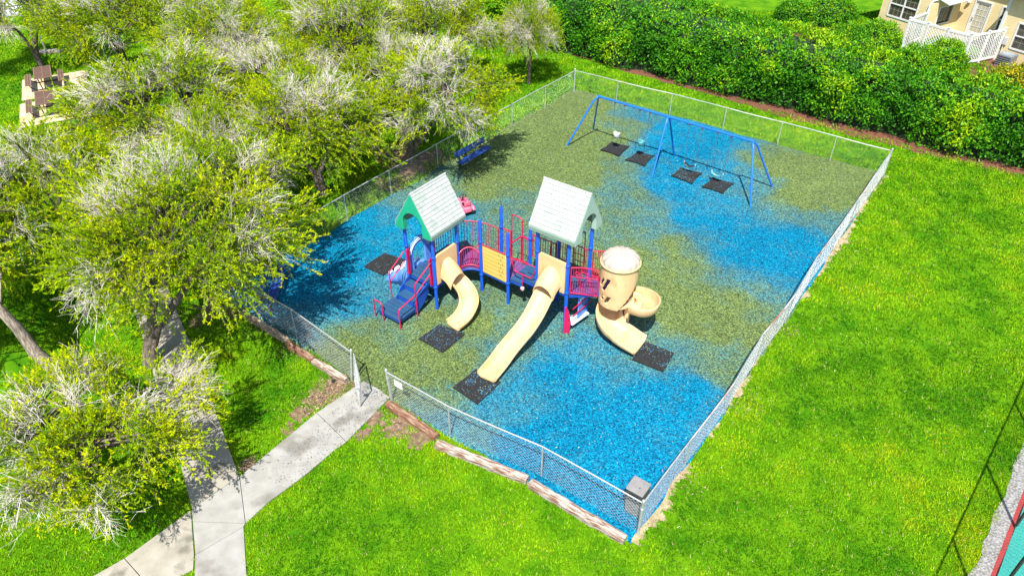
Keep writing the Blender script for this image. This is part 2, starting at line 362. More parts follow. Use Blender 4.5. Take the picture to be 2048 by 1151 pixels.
# bare soil and sand patches (flat uneven sheets)
def blob(name, pts, r, m, z, seed, parent=None, wob=.35, n=56):
    V = []; F = []
    for c, (x, y) in enumerate(pts):
        rr = r[c] if isinstance(r, (list, tuple)) else r
        ring = []
        for k in range(n):
            a = 2*math.pi*k/n
            d = rr*(1 + wob*float(fbm(np.array([math.cos(a)*1.3+c*3]), np.array([math.sin(a)*1.3+seed]), .9, seed, 4)[0]))
            ring.append((x+d*math.cos(a), y+d*math.sin(a), z + .0007*(c % 6)))
        o = len(V); V += ring; F.append(tuple(range(o, o+n)))
    me = MB().add(V, F).mesh(name, m)
    return struct(name, me)
def sand_w(u): return np.maximum(.0, np.interp(u, [0, 14, 20], [.14, .09, .02]) + .24*fbm(u, u*0, 1.7, 52) + .10*vnoise(u, u*0, .2, 57) + .07*vnoise(u, u*0, .09, 59) + .09*vnoise(u, u*0, .05, 60))
uu_ = np.arange(-.3, 22.4, .03); ow = sand_w(uu_)
a_ = [(*W(u_, .12), .007) for u_ in uu_]; b_ = [(*W(u_, -.05-w_), .007) for u_, w_ in zip(uu_, ow)]; n = len(a_)
struct('sand_edge', MB().add(a_+b_, [(i, n+i, n+i+1, i+1) for i in range(n-1)]).mesh('sand_edge', 'sand'))
blob('bare_soil', [(-5.25, 15.35), (-5.6, 14.9), (-6.05, 14.25), (-7.05, 12.45), (-3.9, 14.1), (-3.2, 13.9), (-2.5, 13.4), (-4.1, 13.6), (-6.3, 13.7)], [.5, .42, .32, .3, .34, .42, .35, .25, .2], 'soil', .010, 12, wob=.6)
blob('tree_bed', [(-4.4, 28.9), (-5.0, 29.9), (-4.0, 30.0), (-3.4, 29.6), (-5.7, 30.8), (-5.2, 27.6), (-10.1, 18.9), (-10.9, 17.0), (-12.9, 15.7)], [1.0, .9, .7, .6, .9, .6, .8, .5, .7], 'soil', .014, 15, wob=.6)
# reddish mulch strip under the hedge
strip = MB()
HOFF = .78
hp = [(-9.0, 52.5), (-2.0, 47.1), (2.0, 43.9), (6.2, 39.9), (9.9, 37.1), (13.1, 34.0), (16.0, 31.7), (18.7, 29.6), (22.2, 27.5), (26.5, 24.6), (31, 21.5)]
out = []; inn = []
for k in range(len(hp)-1):
    for t in np.linspace(0, 1, 8, endpoint=False):
        x = hp[k][0]+(hp[k+1][0]-hp[k][0])*t; y = hp[k][1]+(hp[k+1][1]-hp[k][1])*t
        d = HOFF + .15*float(vnoise([x], [y], .6, 8)[0]) + .08*float(vnoise([x], [y], .15, 18)[0])
        out.append((x+.62*d, y+.785*d, .009)); inn.append((x+.62*3.2, y+.785*3.2, .009))
n = len(out)
strip.add(out+inn, [(i, i+1, n+i+1, n+i) for i in range(n-1)])
struct('hedge_bed', strip.mesh('hedge_bed', 'redmulch'))
blob('house_bed', [(24.0, 43.6), (22.6, 44.4), (25.8, 40.6), (28.5, 41.2), (20.3, 47.6), (19.2, 46.4), (21.3, 50.2)], [1.3, 1.2, 1.2, 1.5, 1.5, 1.2, 1.6], 'redmulch', .008, 19)

# picnic pads, court beyond the tall fence
for x, y in ((-23.6, 35.3), (-25.25, 38.6)):
    M = Matrix.Translation((x, y, 0)) @ Matrix.Rotation(R(28), 4, 'Z')
    struct('picnic_pad', MB().bbox((-1.6, -1.6, -.05), (1.6, 1.6, .05), .012, M).mesh('picnic_pad', 'pad'))
TF0, TFD = np.array([9.5, 7.34]), np.array([.662, .75]); TFN = np.array([.75, -.662])
def tfp(s, d=0.0): p = TF0 + TFD*s + TFN*d; return float(p[0]), float(p[1])
def tstrip(name, m, d0, d1, z, wob=0):
    a = []; b_ = []
    for k, s in enumerate(np.linspace(-6, 16, 60)):
        x, y = tfp(s, d0 + wob*float(vnoise([s], [0], .35, 3)[0])); a.append((x, y, z)); x, y = tfp(s, d1); b_.append((x, y, z))
    n = len(a); struct(name, MB().add(a+b_, [(i, n+i, n+i+1, i+1) for i in range(n-1)]).mesh(name, m))
tstrip('gravel_strip', 'gravel', -.46, -.10, .016, .10)
tstrip('court_border', 'courtred', -.10, .20, .020)
tstrip('court', 'courtgreen', .20, 14, .020)

# ------------------------------------------------------------------ chain-link fences
def wires(mb, p, q, h, z0, lean, pitch=.12, r=.0031):
    p = Vector((*p, 0)); q = Vector((*q, 0)); L = (q-p).length; t = (q-p)/L; nrm = Vector((-t.y, t.x, 0))
    def at(s, z):
        bul = math.sin(math.pi*min(max(s/L, 0), 1))*.02*math.sin(z*5)
        return p + t*s + Vector((0, 0, z0+z)) + Vector((lean[0], lean[1], 0))*(z/h) + nrm*bul
    for sg in (1, -1):
        k0 = -h if sg == 1 else 0; s = k0
        while s < (L if sg == 1 else L+h):
            za, zb = 0.0, h
            if sg == 1:
                za = max(0, -s); zb = min(h, L-s)
            else:
                za = max(0, s-L); zb = min(h, s)
            if zb-za > .02:
                a = at(s+sg*za, za) + nrm*.004*sg; b_ = at(s+sg*zb, zb) + nrm*.004*sg
                d = (b_-a).normalized(); e1 = nrm; e2 = d.cross(nrm)
                vs = []
                for c in (a, b_):
                    for g in range(3): vs.append(c + (e1*math.cos(g*2.094)+e2*math.sin(g*2.094))*r)
                mb.add(vs, [(0, 1, 4, 3), (1, 2, 5, 4), (2, 0, 3, 5)], True)
            s += pitch
def fence_run(label, pts, big=(0,), h=1.2, leans=None, railm='galv', name='chain_link_fence', sag=.015, wr=.0031):
    x0, y0 = pts[0]
    root = thing(name, label, 'fence', (x0, y0, 0))
    P = [(x-x0, y-y0) for x, y in pts]
    leans = leans or [(0, 0)]*len(P)
    for k, (x, y) in enumerate(P):
        r = .037 if k in big else .021; lx, ly = leans[k]; hh = h + (.07 if k in big else 0)
        mb = MB().tube([(x, y, -.1), (x+lx*hh/h, y+ly*hh/h, hh)], r, 10)
        po = mb.build('post', 'galv', root)
        tx, ty = x+lx*hh/h, y+ly*hh/h
        if k in big:
            MB().tube([(tx, ty, hh-.01), (tx, ty, hh+.015), (tx, ty, hh+.045), (tx, ty, hh+.06)], [r*1.2, r*1.2, r*.85, r*.3], 10).build('cap', 'galv', po)
            MB().tube([(x+lx*.8, y+ly*.8, .8*h), (x+lx*.83, y+ly*.83, .83*h)], r*1.25, 10).build('band', 'galv', po)
    for k in range(len(P)-1):
        a, b_ = P[k], P[k+1]; la, lb = leans[k], leans[k+1]
        mid = [((a[0]+la[0])*(1-t)+(b_[0]+lb[0])*t, (a[1]+la[1])*(1-t)+(b_[1]+lb[1])*t, h - sag*math.sin(math.pi*t)*(1 if k % 2 else -.6)) for t in (0, .25, .5, .75, 1)]
        MB().tube(mid, .021, 8).build('top_rail', railm if k % 2 else 'galv', root)
        w_ = MB(); wires(w_, a, b_, h-.03, .015, ((la[0]+lb[0])/2, (la[1]+lb[1])/2), r=wr); w_.build('wire_mesh', 'wire', root)
    return root
fence_run('chain link fence run with weathered timbers at its foot, left of the gate', [YD, (-8.6, 18.83), (-6.94, 17.59), (-4.84, 15.66)], big=(0, 3), leans=[(0, 0), (0, 0), (.02, 0), (.16, -.06)], railm='galv_rust')
fence_run('chain link fence run from the gate opening to the corner with the bin', [(-3.49, 14.77), (-1.71, 13.47), (.77, 12.09), YC], big=(0, 3), leans=[(-.05, 0), (0, 0), (0, 0), (0, 0)])
pr = [W(u, v) for u, v in zip(np.linspace(0, 22.3, 10), [0, -.03, -.10, -.02, -.08, .0, -.05, .02, -.02, 0])]; pr[0] = YC; pr[-1] = YB
fence_run('long chain link fence along the open lawn on the right', pr, big=(9,), leans=[(0, 0), (.04, -.03), (.06, -.02), (.02, 0), (.05, -.04), (.03, 0), (0, 0), (.05, -.03), (0, 0), (0, 0)], railm='galv_rust', sag=.03)
fence_run('chain link fence behind the swing set facing the hedge', [YA, (5.48, 36.2), (7.99, 34.55), (10.3, 32.85), (12.51, 31.25), (14.48, 29.75), YB], big=(0,), railm='galv_rust', wr=.0013)
fence_run('chain link fence along the trees behind the blue bench', [YD, (-8.25, 22.2), (-6.55, 24.6), (-5.07, 26.6), (-3.3, 29.0), (-1.65, 31.2), (0.0, 33.3), (1.72, 35.55), YA], big=(), wr=.0014)
# the open gate, swung out over the walkway
gt = thing('fence_gate', 'open chain link gate swung out over the walkway end', 'gate', (-4.80, 15.57, 0))
gx, gy = .42, -1.02
fr = MB().tube([(.08, 0, .1), (.2, -.02, 1.18)], .02, 8).tube([(gx, gy, .08), (gx+.12, gy, 1.12)], .02, 8).tube([(.2, -.02, 1.18), (gx+.12, gy, 1.12)], .02, 8).tube([(.08, 0, .1), (gx, gy, .08)], .02, 8)
fr.build('gate_frame', 'galv', gt)
w_ = MB(); wires(w_, (.09, 0), (gx, gy), 1.04, .1, (.12, 0)); w_.build('wire_mesh', 'wire', gt)
MB().tube([(.1, .02, .3), (.11, .02, .36)], .035, 8).build('hinge', 'galv', gt)
MB().bbox((gx-.05, gy-.03, .75), (gx+.1, gy+.03, .85), .01).build('latch', 'galv', gt)
# white notice hung on the fence by the gate, orange tags further left
def plate(name, label, cat, pos, ang, wd, ht, m, tilt=0):
    o = MB().bbox((-wd/2, -.004, -ht/2), (wd/2, .004, ht/2), .003).build(name, m, None, pos, ang)
    o.rotation_euler = (tilt, 0, ang); return tag(o, label, cat)
plate('notice_board', 'small blank white notice hung on the fence near the gate opening', 'sign', (-3.19, 14.49, .98), math.atan2(-1.3, 1.78), .30, .24, 'sign')
plate('ribbon_tag', 'small orange ribbon tied higher on the fence near the shaded bench', 'ribbon', (-8.02, 18.28, 1.10), -.7, .16, .10, 'courtred')
plate('ribbon_tag', 'orange ribbon hanging on the fence mesh nearer the gate', 'ribbon', (-7.72, 18.04, .86), -.6, .09, .20, 'courtred')

# weathered timbers along the front fence
def timber(label, a, b_, wdt, ht, m, seed):
    a = Vector((*a, 0)); b_ = Vector((*b_, 0)); L = (b_-a).length; ang = math.atan2(b_.y-a.y, b_.x-a.x); r_ = random.Random(seed)
    rings = []; N = 16
    for k in range(N+1):
        x = L*k/N; jy = r_.uniform(-.012, .012); hw = wdt/2*(1+r_.uniform(-.10, .08)); hh = ht*(1+r_.uniform(-.08, .06))
        if k in (0, N): hw *= .92; hh *= .93
        c = .03
        rings.append([(x, -hw+jy, -.03), (x, -hw+jy, hh-c), (x, -hw+c+jy, hh+r_.uniform(-.008, .004)), (x, -.2*hw+jy, hh-r_.uniform(0, .018)), (x, .2*hw+jy, hh-r_.uniform(0, .012)), (x, hw-c+jy, hh+r_.uniform(-.008, .004)), (x, hw+jy, hh-c), (x, hw+jy, -.03)])
    mb = MB().loft(rings, True, False, True)
    return tag(mb.build('landscape_timber', m, None, (a.x, a.y, 0), ang), label, 'timber', 'timbers laid along the fence foot')
timber('grey timber in the tree shade, farthest left along the fence foot', (-9.0, 18.75), (-7.15, 17.33), .2, .2, 'timber_grey', 1)
timber('split brown timber left of the gate, half buried in litter', (-7.12, 17.20), (-6.14, 16.44), .2, .2, 'timber_brown', 2)
timber('pale cracked timber ending at the leaning gate post', (-6.12, 16.40), (-4.95, 15.56), .2, .2, 'timber', 3)
timber('red-brown timber at the right side of the gate opening', (-3.60, 14.62), (-2.08, 13.36), .22, .2, 'timber_brown', 4)
timber('bleached white timber, middle one below the right front fence', (-2.06, 13.12), (.40, 11.92), .24, .2, 'timber', 5)
timber('peeling timber ending at the fence corner by the bin', (.46, 11.82), (2.72, 10.16), .24, .2, 'timber', 6)
tag(MB().tube([(-5.36, 15.6, -.02), (-5.36, 15.6, .05)], .07, 14).build('drain_cap', 'black'), 'small round black cap in the soil beside the walkway', 'cap')

# ------------------------------------------------------------------ play structure (yard coordinates, root in its middle)
PS = thing('play_structure', 'large blue, red and yellow playground structure with two pitched roofs and three slides', 'play structure', (*W(5, 8), 0), YARD_ROT)
def part(mb, name, m, parent=None):
    if parent: return mb.build(name, m, parent)
    return mb.build(name, m, PS, (-5, -8, 0))
P1, P2, P3, PB = (3.61, 9.62), (3.61, 10.8), (4.78, 9.62), (4.78, 10.8)
P4, P5, P6, P7 = (5.3, 9.03), (6.4, 9.0), (5.26, 7.86), (6.4, 7.78)
P8, P9, P10, P11 = (5.22, 6.68), (6.38, 6.62), (5.18, 5.52), (6.32, 5.42)
D1, DM, D2 = 1.0, .95, 1.6
ROOF1, ROOF2 = 2.95, 3.58
for (u, v), top, cols in ((P1, ROOF1+.15, (D1-.06, D1+1.12)), (P2, ROOF1+.15, (D1-.06, D1+1.12)), (P3, ROOF1+.15, (D1-.06, D1+1.1)), (PB, ROOF1+.15, (D1+1.1,)),
                          (P4, 2.9, (.72, 2.06)), (P5, 2.9, (.8, 2.1)), (P6, 2.87, (.9, 2.04)), (P7, 2.9, (.9, 2.1)),
                          (P8, ROOF2+.15, (D2-.1, D2+1.1)), (P9, ROOF2+.15, (D2+1.1,)), (P10, ROOF2+.15, (D2+.02, D2+1.05)), (P11, ROOF2+.15, (D2-.5, D2+1.12))):
    p = part(MB().tube([(u, v, -.1), (u, v, top-.02), (u, v, top)], [.058, .058, .045], 14), 'post', 'post_blue')
    for z in cols:
        part(MB().tube([(u, v, z-.055), (u, v, z-.045), (u, v, z+.045), (u, v, z+.055)], [.063, .073, .073, .063], 14), 'clamp', 'post_blue', p)

def deck(poly, z, m, rim='step_blue', ribs=None):
    d = part(MB().prism(poly, z-.05, z), 'deck', m)
    n = len(poly); cx = sum(p[0] for p in poly)/n; cy = sum(p[1] for p in poly)/n
    for i in range(n):
        a = Vector((*poly[i], 0)); b = Vector((*poly[(i+1) % n], 0)); t = (b-a); L = t.length
        if L < .2: continue
        ang = math.atan2(t.y, t.x); M = Matrix.Translation((a.x, a.y, 0)) @ Matrix.Rotation(ang, 4, 'Z')
        part(MB().box((.02, .003, z-.16), (L-.02, .035, z-.052), M), 'rim', rim, d)
    return d
def ribs(d, u0, u1, v0, v1, z, n, along='u', m='black'):
    mb = MB()
    for k in range(1, n):
        if along == 'u': x = u0+(u1-u0)*k/n; mb.box((x-.006, v0+.04, z+.0015), (x+.006, v1-.04, z+.004))
        else: y = v0+(v1-v0)*k/n; mb.box((u0+.04, y-.006, z+.0015), (u1-.04, y+.006, z+.004))
    part(mb, 'deck_groove', m, d)
d = deck([P1, P3, PB, P2], D1, 'deck_blue'); ribs(d, 3.61, 4.78, 9.62, 10.8, D1, 7)
d = deck([P6, P7, P5, P4], DM, 'deck_purple'); ribs(d, 5.3, 6.4, 7.85, 9.0, DM, 7, 'v')
d = deck([P10, P11, P9, P8], D2, 'deck_blue'); ribs(d, 5.2, 6.36, 5.5, 6.65, D2, 7)
# stepped transfer between the middle deck and the tall tower
for k, (v0, v1, z) in enumerate(((7.32, 7.78, 1.12), (6.72, 7.32, 1.36))):
    d = deck([(5.27, v0), (6.36, v0), (6.36, v1), (5.27, v1)], z, 'deck_blue'); ribs(d, 5.27, 6.36, v0, v1, z, 6)
# curved bridge from the low roofed deck to the middle deck
arc_i = []; arc_o = []
for k in range(11):
    a = R(90 - 90*k/10)
    arc_i.append((4.80 + .47*math.cos(a), 9.06 + .52*math.sin(a)))
    arc_o.append((4.80 + 1.58*math.cos(a), 9.02 + 1.74*math.sin(a)))
rings = []
for (a, b) in zip(arc_i, arc_o):
    rings.append([(a[0], a[1], .91), (a[0], a[1], .97), (b[0], b[1], .97), (b[0], b[1], .91)])
br = part(MB().loft(rings, True, False, True), 'bridge_deck', 'deck_purple')
for k in range(1, 10):
    a, b = arc_i[k], arc_o[k]
    part(MB().tube([(a[0], a[1], .973), (b[0], b[1], .973)], .008, 4), 'tread_line', 'black', br)
for arcp, s in ((arc_i, -.02), (arc_o, .02)):
    rg = [[(x, y, .80), (x, y, .905), (x+.02, y+.02, .905), (x+.02, y+.02, .80)] for x, y in arcp]
    part(MB().loft(rg, True, True, True), 'rim', 'step_blue', br)

_bal = {}
def barrier(path, z0, z1, nb, m='red', arch=0.0, rail=.021, bar=.0115, drop=0.0, name='barrier'):
    """rail panel along a ground path: top and bottom rail, balusters one by one"""
    path = [Vector((*p, 0)) for p in path]
    ls = [0]
    for a, b in zip(path[:-1], path[1:]): ls.append(ls[-1]+(b-a).length)
    L = ls[-1]
    def at(t):
        s = t*L
        for i in range(len(ls)-1):
            if s <= ls[i+1]+1e-6:
                f = (s-ls[i])/(ls[i+1]-ls[i]); return path[i].lerp(path[i+1], f)
        return path[-1]
    zt = lambda t: z1 + arch*math.sin(math.pi*t) - drop*t
    zb = lambda t: z0 - drop*t + arch*.25*math.sin(math.pi*t)
    N = 12; T = [.035 + .93*i/N for i in range(N+1)]
    top = [(*at(t)[:2], zt(t)) for t in T]; bot = [(*at(t)[:2], zb(t)) for t in T]
    b = part(MB().tube(top, rail, 8).tube(bot, rail, 8).tube([bot[0], top[0]], rail, 8).tube([bot[-1], top[-1]], rail, 8), name, m)
    for k in range(nb):
        t = .035 + .93*(k+1)/(nb+1); p = at(t); h = zt(t)-zb(t)
        key = (round(h, 2), bar, m)
        if key not in _bal: _bal[key] = MB().tube([(0, 0, 0), (0, 0, round(h, 2))], bar, 6, False).mesh('baluster', m)
        link('baluster', _bal[key], b, (p.x, p.y, zb(t)))
    return b
barrier(arc_o, 1.02, 1.98, 24, 'red_shaded', .13)
barrier(arc_i, 1.02, 1.62, 8, 'red', .16)
barrier([P5, (6.45, 8.62)], 1.02, 2.05, 3, 'red')
barrier([(6.45, 8.2), P7], 1.02, 2.0, 3, 'red')
barrier([(6.39, 6.72), (6.39, 7.7)], 1.45, 2.3, 8, 'red_shaded')
barrier([P9, P11], 1.68, 2.6, 10, 'red_shaded')
# bridge to the crow's-nest tube
TC = (6.18, 4.28)
d = deck([(5.24, 5.48), (5.86, 4.72), (6.72, 4.72), (6.34, 5.40)], D2-.04, 'deck_purple'); ribs(d, 5.45, 6.45, 4.75, 5.45, D2-.04, 6)
fb = barrier([(5.22, 5.46), (5.80, 4.74)], D2+.02, D2+.98, 10, 'red', .06, .022, .011, .18)
barrier([(6.36, 5.36), (6.86, 4.74)], D2+.02, D2+1.0, 9, 'red', .05, .022, .011, .14)
for t, z, r in ((.22, 2.36, .055), (.4, 2.33, .055), (.58, 2.28, .055), (.76, 2.22, .055)):       # ring pattern in the top of the red panel
    p = Vector((5.22, 5.46, 0)).lerp(Vector((5.80, 4.74, 0)), t); tx, ty = .627, -.779
    part(MB().tube([(p.x+tx*r*math.cos(a), p.y+ty*r*math.cos(a), z+r*math.sin(a)) for a in np.linspace(0, 6.283, 13)], .012, 6), 'ring', 'red', fb)
p0, p1 = (5.22, 5.46), (5.80, 4.74)
part(MB().tube([(p0[0]*.97+p1[0]*.03, p0[1]*.97+p1[1]*.03, 2.26), (p0[0]*.04+p1[0]*.96, p0[1]*.04+p1[1]*.96, 2.10)], .018, 8), 'mid_rail', 'red', fb)

# red bracket plates and hand loops
def loop(pts, r=.019, m='red', name='grab_rail', n=8, fillet=.10):
    """pipe with rounded corners"""
    P = [Vector(p) for p in pts]; out = [P[0]]
    for i in range(1, len(P)-1):
        a = (P[i-1]-P[i]); b = (P[i+1]-P[i]); f = min(fillet, a.length*.45, b.length*.45)
        a = P[i]+a.normalized()*f; b = P[i]+b.normalized()*f
        for t in (0, .25, .5, .75, 1): out.append(a*(1-t)**2 + P[i]*2*t*(1-t) + b*t*t)
    out.append(P[-1])
    return part(MB().tube(out, r, n), name, m)
loop([(6.5, 8.62, .9), (6.5, 8.62, 2.70), (6.5, 8.18, 2.66), (6.5, 8.18, .9)], .021)
loop([(6.38, 8.55, 1.62), (6.5, 8.2, 1.98), (6.45, 7.85, 2.02)], .027, fillet=.05)
loop([(6.6, 8.62, .02), (6.85, 8.62, .45), (6.5, 8.62, .95)], .02)
loop([(6.6, 8.18, .02), (6.85, 8.18, .45), (6.5, 8.18, .95)], .02)
for z in (.3, .55, .8): part(MB().tube([(6.76-.25*abs(z-.45), 8.18, z), (6.76-.25*abs(z-.45), 8.62, z)], .016, 6), 'rung', 'red')
loop([(6.42, 7.70, 2.1), (6.2, 7.3, 2.2), (5.9, 7.05, 2.05)], .02)
loop([(5.28, 7.80, 1.92), (5.28, 7.72, 1.92), (5.28, 7.62, 1.5), (5.26, 6.90, 1.5), (5.25, 6.76, 1.92)], .021, fillet=.12)
loop([(5.28, 7.80, 1.96), (5.28, 6.76, 2.0)], .017)
part(MB().tube([(5.27, 7.28, 1.5), (5.27, 7.28, .98)], .013, 6), 'hanging_rod', 'red')
kn = part(MB().tube([(5.27, 7.28, 1.0), (5.27, 7.28, .97), (5.27, 7.28, .88), (5.27, 7.28, .85)], [.03, .07, .07, .03], 10), 'knob', 'white_plastic')
part(MB().bbox((5.19, 7.255, .90), (5.205, 7.30, .95), .004), 'knob_mark', 'red', kn)
loop([(6.75, 6.55, .05), (6.75, 6.55, 2.25), (6.75, 6.95, 2.25), (6.75, 6.95, .05)], .019, 'red_shaded')
loop([(5.95, 6.68, 1.62), (5.95, 6.68, 2.42), (6.35, 6.9, 2.42), (6.35, 6.9, 1.55)], .022)
loop([(6.9, 5.9, .02), (6.75, 5.9, 2.95), (6.42, 5.9, 2.95)], .018, 'red_shaded')
loop([(6.9, 6.3, .02), (6.75, 6.3, 2.95), (6.42, 6.3, 2.95)], .018, 'red_shaded')
for k in range(7):
    z = .25+.28*k; part(MB().tube([(6.9-.05*z, 5.9, z), (6.9-.05*z, 6.3, z)], .014, 6), 'rung', 'red_shaded')
# arched climbing ladder behind the transfer steps
la = []
for s in (7.0, 7.5):
    pts = [(7.6, s, 0), (7.45, s, .5), (7.15, s, .95), (6.75, s, 1.22), (6.4, s, 1.28)]
    la.append(part(MB().tube(pts, .02, 8), 'climber_rail', 'red'))
for (u, z) in ((7.53, .25), (7.43, .53), (7.22, .86), (6.95, 1.09), (6.65, 1.25)):
    part(MB().tube([(u, 7.0, z), (u, 7.5, z)], .016, 6), 'rung', 'red')

# yellow writing board between two blue posts
def board(a, b, z0, z1, th, m, name):
    a = Vector((*a, 0)); b = Vector((*b, 0)); t = b-a; L = t.length; M = Matrix.Translation(a) @ Matrix.Rotation(math.atan2(t.y, t.x), 4, 'Z')
    return part(MB().bbox((.075, -th/2, z0), (L-.075, th/2, z1), .03, M), name, m), M, L
bd, M, L = board(P4, P6, .88, 2.0, .05, 'board_yellow', 'play_panel')
for k in range(6):
    z = 1.06+.155*k; part(MB().box((.12, -.030, z), (L-.12, -.026, z+.009), M), 'groove', 'line', bd)
for k in range(6):                  # embossed finger-spelling marks, worn down
    for j in range(3):
        z = 1.09+.155*k; x = L-.38+j*.075
        part(MB().box((x, -.031, z), (x+.04, -.026, z+.045), M), 'emboss', 'line' if (k+j) % 2 else 'yellow', bd)
loop([(5.25, 8.93, 2.03), (5.23, 7.95, 2.03)], .017)

# roofs: ridge along local x, arched gable ends, moulded shingles one by one
def make_roof(cu, cv, z, rot, front_sign, gl, gr):
    LX, HW, RZ = .83, .77, 1.40
    bm_ = MB()
    for s in (-1, 1):
        # sloped slab with an eave lip
        prof = [(0, RZ), (s*HW, .14), (s*(HW+.015), .10), (s*HW, -.03), (s*(HW-.06), -.03), (s*(HW-.09), .10), (0, RZ-.13)]
        rings = [[(x, y, zz) for y, zz in prof] for x in (-LX, LX)]
        bm_.loft(rings, True, False, True)
    root = bm_.build('roof', 'roof_mint', PS, (cu-5, cv-8, z), rot)
    # gables with arched opening
    for sx, gm in ((-1, gl), (1, gr)):
        outer = []; inner = []
        K = 24
        for k in range(K+1):
            t = k/K
            y = -HW + 2*HW*t; zz = .10 + (RZ-.115)*(1-abs(y)/HW) if 0 < t < 1 else -.025
            outer.append((y, zz))
            a = math.pi*(1-t); ry = .40; y2 = ry*math.cos(a); z2 = .30+.36*math.sin(a)
            if t < .12: y2, z2 = -ry, -.03 + .33*t/.12
            elif t > .88: y2, z2 = ry, -.03 + .33*(1-t)/.12
            else:
                a = math.pi*(1-(t-.12)/.76); y2 = ry*math.cos(a); z2 = .30+.40*math.sin(a)
            inner.append((y2, z2))
        x0, x1 = (sx*(LX+.006), sx*(LX-.16))
        rings = []
        for (o, q) in zip(outer, inner):
            rings.append([(x0, *o), (x0, *q), (x1, *q), (x1, *o)])
        MB().loft(rings, True, False, True).build('gable', gm, root)
    # ridge cap
    MB().tube([(-LX-.01, 0, RZ-.012), (LX+.01, 0, RZ-.012)], .035, 8).build('ridge_cap', 'shingle', root)
    rows, SL = 11, math.hypot(HW, RZ-.14); ang = math.atan2(RZ-.14, HW)
    meshes = {}
    rr = random.Random(int(cu*10))
    far = MB()
    for s in (-1, 1):
        for r_ in range(rows):
            d0 = SL*r_/rows; d1 = SL*(r_+1)/rows
            x = -LX + (-.10 if r_ % 2 else 0)
            while x < LX-.02:
                wdt = rr.choice((.16, .19, .22)); a0 = max(x+.006, -LX+.006); a1 = min(x+wdt-.006, LX-.006); x += wdt
                if a1-a0 < .03: continue
                th = rr.choice((.014, .018, .022))
                # wedge: thick at the lower edge
                def pt(xx, d, h):
                    y = HW - d*math.cos(ang); zz = .14 + d*math.sin(ang)
                    return (xx, s*(y + h*math.sin(ang)), zz + h*math.cos(ang))
                q0, q1 = d0+.012, d1-.002
                vs = [pt(a0, q0, 0), pt(a1, q0, 0), pt(a1, q1, 0), pt(a0, q1, 0), pt(a0, q0, th), pt(a1, q0, th), pt(a1, q1, th*.35), pt(a0, q1, th*.35)]
                fs = [(4, 5, 6, 7), (0, 1, 5, 4), (1, 2, 6, 5), (2, 3, 7, 6), (3, 0, 4, 7)]
                if s == front_sign: MB().add(vs, fs).build('shingle', 'shingle', root)
                else: far.add(vs, fs)
    tag(far.build('shingle_courses', 'shingle', root), kind='stuff')
    return root
make_roof(4.24, 10.21, ROOF1, 0.0, -1, 'gable_green', 'gable_green')
make_roof(5.77, 6.05, ROOF2, R(90), 1, 'gable_pale', 'gable_green')

# ---- slides
def channel(path, wd, wall, th=.035, wallf=None, wf=None, name='slide_chute', m='yellow', parent=None, bank=None):
    """U-shaped chute lofted along a path of (u, v, z)"""
    P = [Vector(p) for p in path]
    # resample with Catmull-Rom
    S = []
    for i in range(len(P)-1):
        p0, p1, p2, p3 = P[max(i-1, 0)], P[i], P[i+1], P[min(i+2, len(P)-1)]
        for t in np.linspace(0, 1, 7, endpoint=False):
            S.append(.5*((2*p1)+(p2-p0)*t+(2*p0-5*p1+4*p2-p3)*t*t+(3*p1-p0-3*p2+p3)*t**3))
    S.append(P[-1]); rings = []; n = len(S)
    for i, p in enumerate(S):
        t = S[min(i+1, n-1)]-S[max(i-1, 0)]; t.z = 0; t.normalize(); r = Vector((t.y, -t.x, 0)); f = i/(n-1)
        hw = wd/2*(wf(f) if wf else 1); h = wall*(wallf(f) if wallf else 1); bk = bank(f) if bank else 0
        prof = [(-hw-.05, h-.03), (-hw-.04, h+.005), (-hw-.005, h+.01), (-hw+.02, h-.02), (-hw+.05, h*.35), (-hw+.13, .02), (0, 0), (hw-.13, .02), (hw-.05, h*.35), (hw-.02, h-.02), (hw+.005, h+.01), (hw+.04, h+.005), (hw+.05, h-.03),
                (hw+.02, h*.3), (hw-.08, -th), (0, -th-.01), (-hw+.08, -th), (-hw-.02, h*.3)]
        rings.append([p + r*x + Vector((0, 0, z + bk*x)) for x, z in prof])
    mb = MB().loft(rings, True, True, True)
    return part(mb, name, m, parent)
def hood(ctr, outdir, side, z, parent, hw=.36, ln=.42):
    """moulded half-tube hood over the slide mouth"""
    o = Vector((outdir[0], outdir[1], 0)); s_ = Vector((side[0], side[1], 0)); c = Vector((*ctr, z)); rings = []
    for f in np.linspace(0, 1, 9):
        g = []
        hh = .78*(1-.22*f) ; dr = -.30*f*f
        for a in np.linspace(0, math.pi, 13):
            g.append(c + o*(ln*f + .06*math.sin(a)*f) + s_*(hw*1.02*math.cos(a)) + Vector((0, 0, dr + .16 + (hh-.16)*math.sin(a))))
        rings.append(g)
    outer = rings
    inner = [[p - (p-(c+o*(ln*i/8)+Vector((0, 0, .1)))).normalized()*.03 for p in g] for i, g in enumerate(rings)]
    mb = MB()
    mb.loft(outer, False, True); mb.loft([g[::-1] for g in inner], False, True)
    mb.loft([outer[-1], inner[-1]], False, False)
    return part(mb, 'hood', 'yellow', parent)
